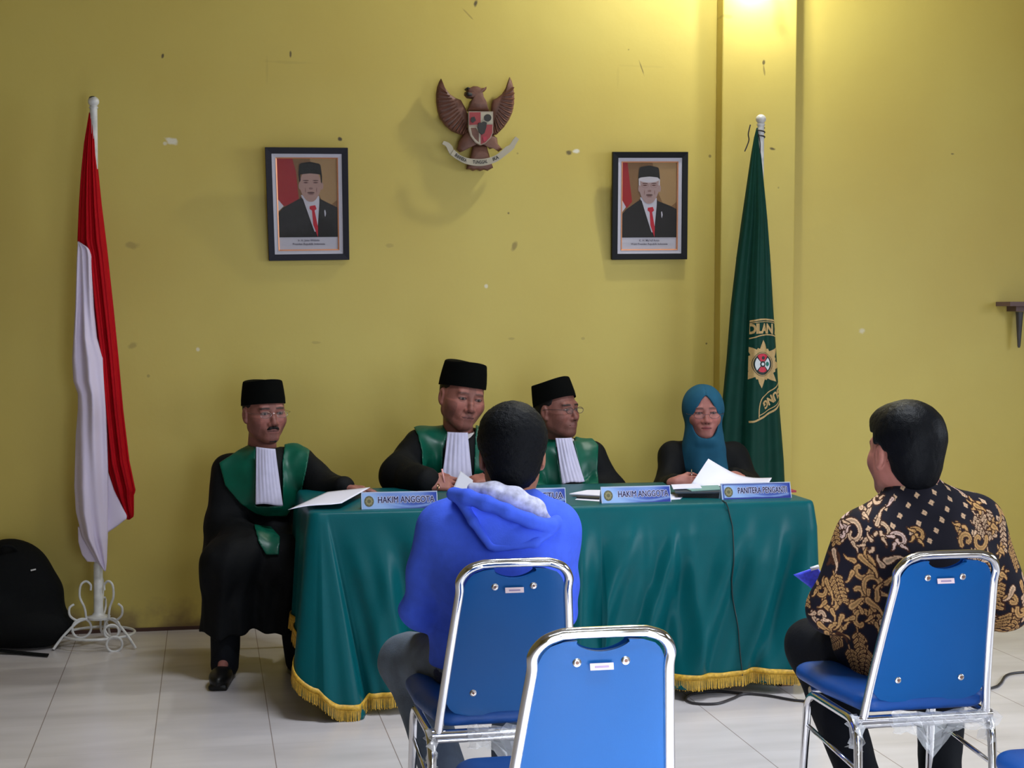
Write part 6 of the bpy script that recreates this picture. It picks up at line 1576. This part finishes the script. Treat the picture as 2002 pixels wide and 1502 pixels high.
        # the figured part of the ground is brown black
        for st in strokes:
            pts, w0, w1, col = st[:4]; hollow = len(st) > 4
            pa = np.array(pts, dtype=f32); lo = pa.min(0)-.02; hi = pa.max(0)+.02
            sel = np.where((x > lo[0]) & (x < hi[0]) & (z > lo[1]) & (z < hi[1]))[0]
            if len(sel) == 0: continue
            xs, zs = x[sel], z[sel]; best = np.full(len(sel), 9., dtype=f32); tt = np.zeros(len(sel), dtype=f32); n = len(pa)-1
            for k in range(n):
                ax, az = pa[k]; ex, ez = pa[k+1]-pa[k]; t = np.clip(((xs-ax)*ex+(zs-az)*ez)/(ex*ex+ez*ez+1e-9), 0, 1)
                d = np.hypot(xs-ax-ex*t, zs-az-ez*t)-(w0+(w1-w0)*(k+t)/n)*.5*(1.0 if hollow else 1.15)
                u = d < best; best[u] = d[u]; tt[u] = (k+t[u])/n
            edge = (best >= 0) & (best < .0032); c[sel[edge]] = brown*.6
            m = best < 0; cc = np.tile(col, (m.sum(), 1))
            c[sel[m]] = cc
            wv = (w0+(w1-w0)*tt)*.5
            vein = m & (best < -wv*.62) & (wv > .0035); c[sel[vein]] = col*(.35 if hollow else .55)
        return c
    return fn
def batik_man():
    Yc = 3.74; hc = P(1766, 884, 3.78)
    H = Head(hc, head_frame(hc, -38, -2, 2, away=True), 1.04, 1.03)
    J = dict(neck=P(1790, 955, 3.75), sl=P(1688, 1052, Yc), sr=P(1908, 1026, Yc), el=P(1630, 1188, 3.80), wl=P(1645, 1180, 4.02),
             er=P(1962, 1180, 3.76), wr=P(1915, 1200, 4.0), hip=P(1795, 1300, 3.74), kl=P(1590, 1292, 4.10), kr=P(1840, 1300, 4.12),
             al=P(1690, 1600, 3.80), ar=P(1830, 1590, 3.86), tl=P(1680, 1600, 3.9), tr=P(1840, 1590, 3.96))
    J['hip'].z = .56
    for k in ('kl', 'kr'): J[k].z = .485
    J['al'] = V3(J['al'].x, 3.74, .10); J['ar'] = V3(J['ar'].x, 3.84, .10); J['tl'] = J['al']+V3(-.03, .12, -.05); J['tr'] = J['ar']+V3(.02, .12, -.05)
    B_ = Field(); body_under(B_, J); add_head(B_, H, J['neck'], nr=.062, jaw=1.05)
    hand(B_, J['wl'], (-.15, 1, -.12), (-.3, -.1, 1), (1, .2, 0), 35, .95, thumb=.8)
    hand(B_, J['wr'], (-.5, 1, -.12), (0, 0, 1), (-1, .2, 0), 30, 1)
    o = sdf_object('person', B_, .0040, M['skin'], color=head_color(H, (.46, .18, .14)),
        tagd=('man in a black and ochre batik shirt seen from behind, seated at the right', 'person'))
    h = Field(); s = H.s
    h.ell(H.w(0, -.020, .044), [.088*s*H.x, .111*s, .096*s], R=H.R, k=.02); h.ell(H.w(0, -.050, -.030), [.064*s*H.x, .070*s, .080*s], R=H.R, k=.035)
    h.ell(H.w(0, .045, .076), [.062*s*H.x, .050*s, .042*s], R=H.R, k=.03)
    def cut(p):
        q = H.loc(p); ear = np.hypot(q[:, 1]-.002, (q[:, 2]+.014)*.75)-.029; ax = np.abs(q[:, 0])
        low = np.where(q[:, 1] < -.035, -.112, np.where(q[:, 1] < .022, .004, .05))
        fr_ = q[:, 1]-(.018+.80*(q[:, 2]-.02))
        return np.maximum.reduce([low-q[:, 2], np.minimum(-ear, ax-.058), np.where(q[:, 2] < .092, fr_, -1)])*s
    h.func(cut, H.c, 1, .003, 'i'); h.post = lambda p, d: d-.0008+.0008*snoise(p*_v((1, 1, .3)), 420, 1)+.0010*snoise(p*_v((1, 1, .4)), 170, 4)
    ho = sdf_object('hair', h, .0032, M['hair_gloss'], o); tufts(ho, H, 300, .006, lambda x, y, z: z < -.02 and y < -.02, 8)
    g = Field(); sl, sr_ = J['sl'], J['sr']; chest = (sl+sr_)/2; hp = J['hip']
    g.cone(chest-V3(0, 0, .08), hp+V3(0, 0, .10), .168, .172, k=.06, flat=((0, 1, 0), .72)); g.cone(hp+V3(0, 0, .12), hp+V3(-.02, .0, .0), .168, .165, k=.05, flat=((0, 1, 0), .78))
    g.cone(sl+V3(.03, 0, .0), sr_+V3(-.03, 0, .0), .072, .072, k=.05); g.ell(chest+V3(0, -.03, -.08), (.195, .105, .15), k=.05)
    nb = J['neck']+V3(0, 0, -.04)
    g.cone(nb, sl+V3(.02, 0, .01), .078, .070, k=.035); g.cone(nb, sr_+V3(-.02, 0, .01), .078, .070, k=.035)
    g.cone(J['neck']+V3(0, 0, -.06), J['neck']+V3(0, .004, .010), .076, .066, k=.012)
    g.chain([sl, J['el'], lerp3(J['el'], J['wl'], .85)], [.074, .070, .060], k=.03); g.chain([sr_, J['er'], lerp3(J['er'], J['wr'], .9)], [.076, .072, .060], k=.03)
    g.func(lambda p: (hp.z-.070)-p[:, 2], (0, 0, 0), 9, .01, 'i')
    g.cone(hp+V3(-.10, .10, .0), hp+V3(-.02, .02, -.06), .10, .12, k=.05)
    g.cone(J['neck']+V3(0, .02, -.03), J['neck']+V3(0, .012, .06), .056, .060, k=.004, mode='s')
    wx = wrinkle(.0035, 19, 12, (1, 1, .9)); g.post = lambda p, d: wx(p, d)
    col = batik_color(hp.x, .9)
    sdf_object('batik_shirt', g, .0026, M['batik'], o, color=col)
    t = Field()
    for s_ in 'lr': hj = hp+(Vector(J['s'+s_])-chest)*.45+V3(0, 0, -.005); t.chain([hj, J['k'+s_], J['a'+s_]], [.092, .078, .056], k=.04)
    t.cone(hp+V3(-.06, 0, 0), hp+V3(.06, 0, 0), .092, .092, k=.06)
    t.post = wrinkle(.0045, 34, 5, (1, .6, .6)); sdf_object('trousers', t, .0055, M['trousers'], o)
    for s_ in 'lr': shoe('shoe', J['a'+s_], J['t'+s_], o)
    return o
M['hair_gloss'] = mat('black_combed_hair', (.0025, .003, .0045), .48, bump=.35, bscale=300, spec=.12)
for fn in (judge_left, judge_mid, judge_right, clerk, hoodie_man, batik_man): fn()

# chairs in their places
CHX = {}
def chair_x(px, py, Y): return P(px, py, Y).x
place(CH, chair_x(1151, 1300, 2.80), 2.80, 0, 'blue chair with chrome frame and empty seat, nearest the camera')
c2 = dup(CH, 'blue chair with chrome frame that the man in the blue hoodie sits on', chair_x(990, 1250, 3.60), 3.60, 0)
c3 = dup(CH, 'blue chair with chrome frame that the man in the batik shirt sits on', chair_x(1811, 1250, 3.52), 3.52, 0)
c4 = dup(CH, 'blue chair mostly outside the picture at its bottom right corner', P(1948, 1475, 3.0).x+.205, 2.63, 0)
M['darkseat'] = mat('dark_seat', (.02, .02, .02), .6)
def stool(x, y, label, w=.15, parentx=0):
    root = empty('stool', (x, y, 0), label, 'chair', 'dark seats behind the table')
    b = MB(); b.box((x, y, .44), (w+.02, .17, .015)); b.build('seat', M['darkseat'], root, smooth=False, bevel=.005)
    for sx in (-1, 1):
        for sy in (-1, 1): b = MB(); b.tube([(x+sx*w*.95, y+sy*.14, .43), (x+sx*w, y+sy*.15, 0)], .012, 8); b.build('leg', M['darkseat'], root)
stool(P(507, 1090, 6.42).x, 6.42, 'dark seat hidden under the robe of the man at the left end of the table', .12)
stool(P(898, 1090, 6.5).x, 6.50, 'dark seat hidden under the man at the centre of the table')
stool(P(1105, 1090, 6.52).x, 6.52, 'dark seat hidden under the man with glasses behind the table')
stool(P(1375, 1090, 6.56).x, 6.56, 'dark seat hidden under the woman in the teal hijab')
# blue folder in the batik man's hand
o = sheet('plastic_folder', [P(1551, 1124, 4.0), P(1598, 1108, 3.99), P(1625, 1150, 3.98), P(1596, 1158, 3.99)], M['folder'],
      ('small blue plastic folder in the left hand of the man in the batik shirt', 'folder'), thick=.003)
b = MB(); b.tube([P(1585, 1113, 3.985), P(1601, 1108, 3.98)], .006, 8); b.build('folder_spine', M['folderwhite'], o)
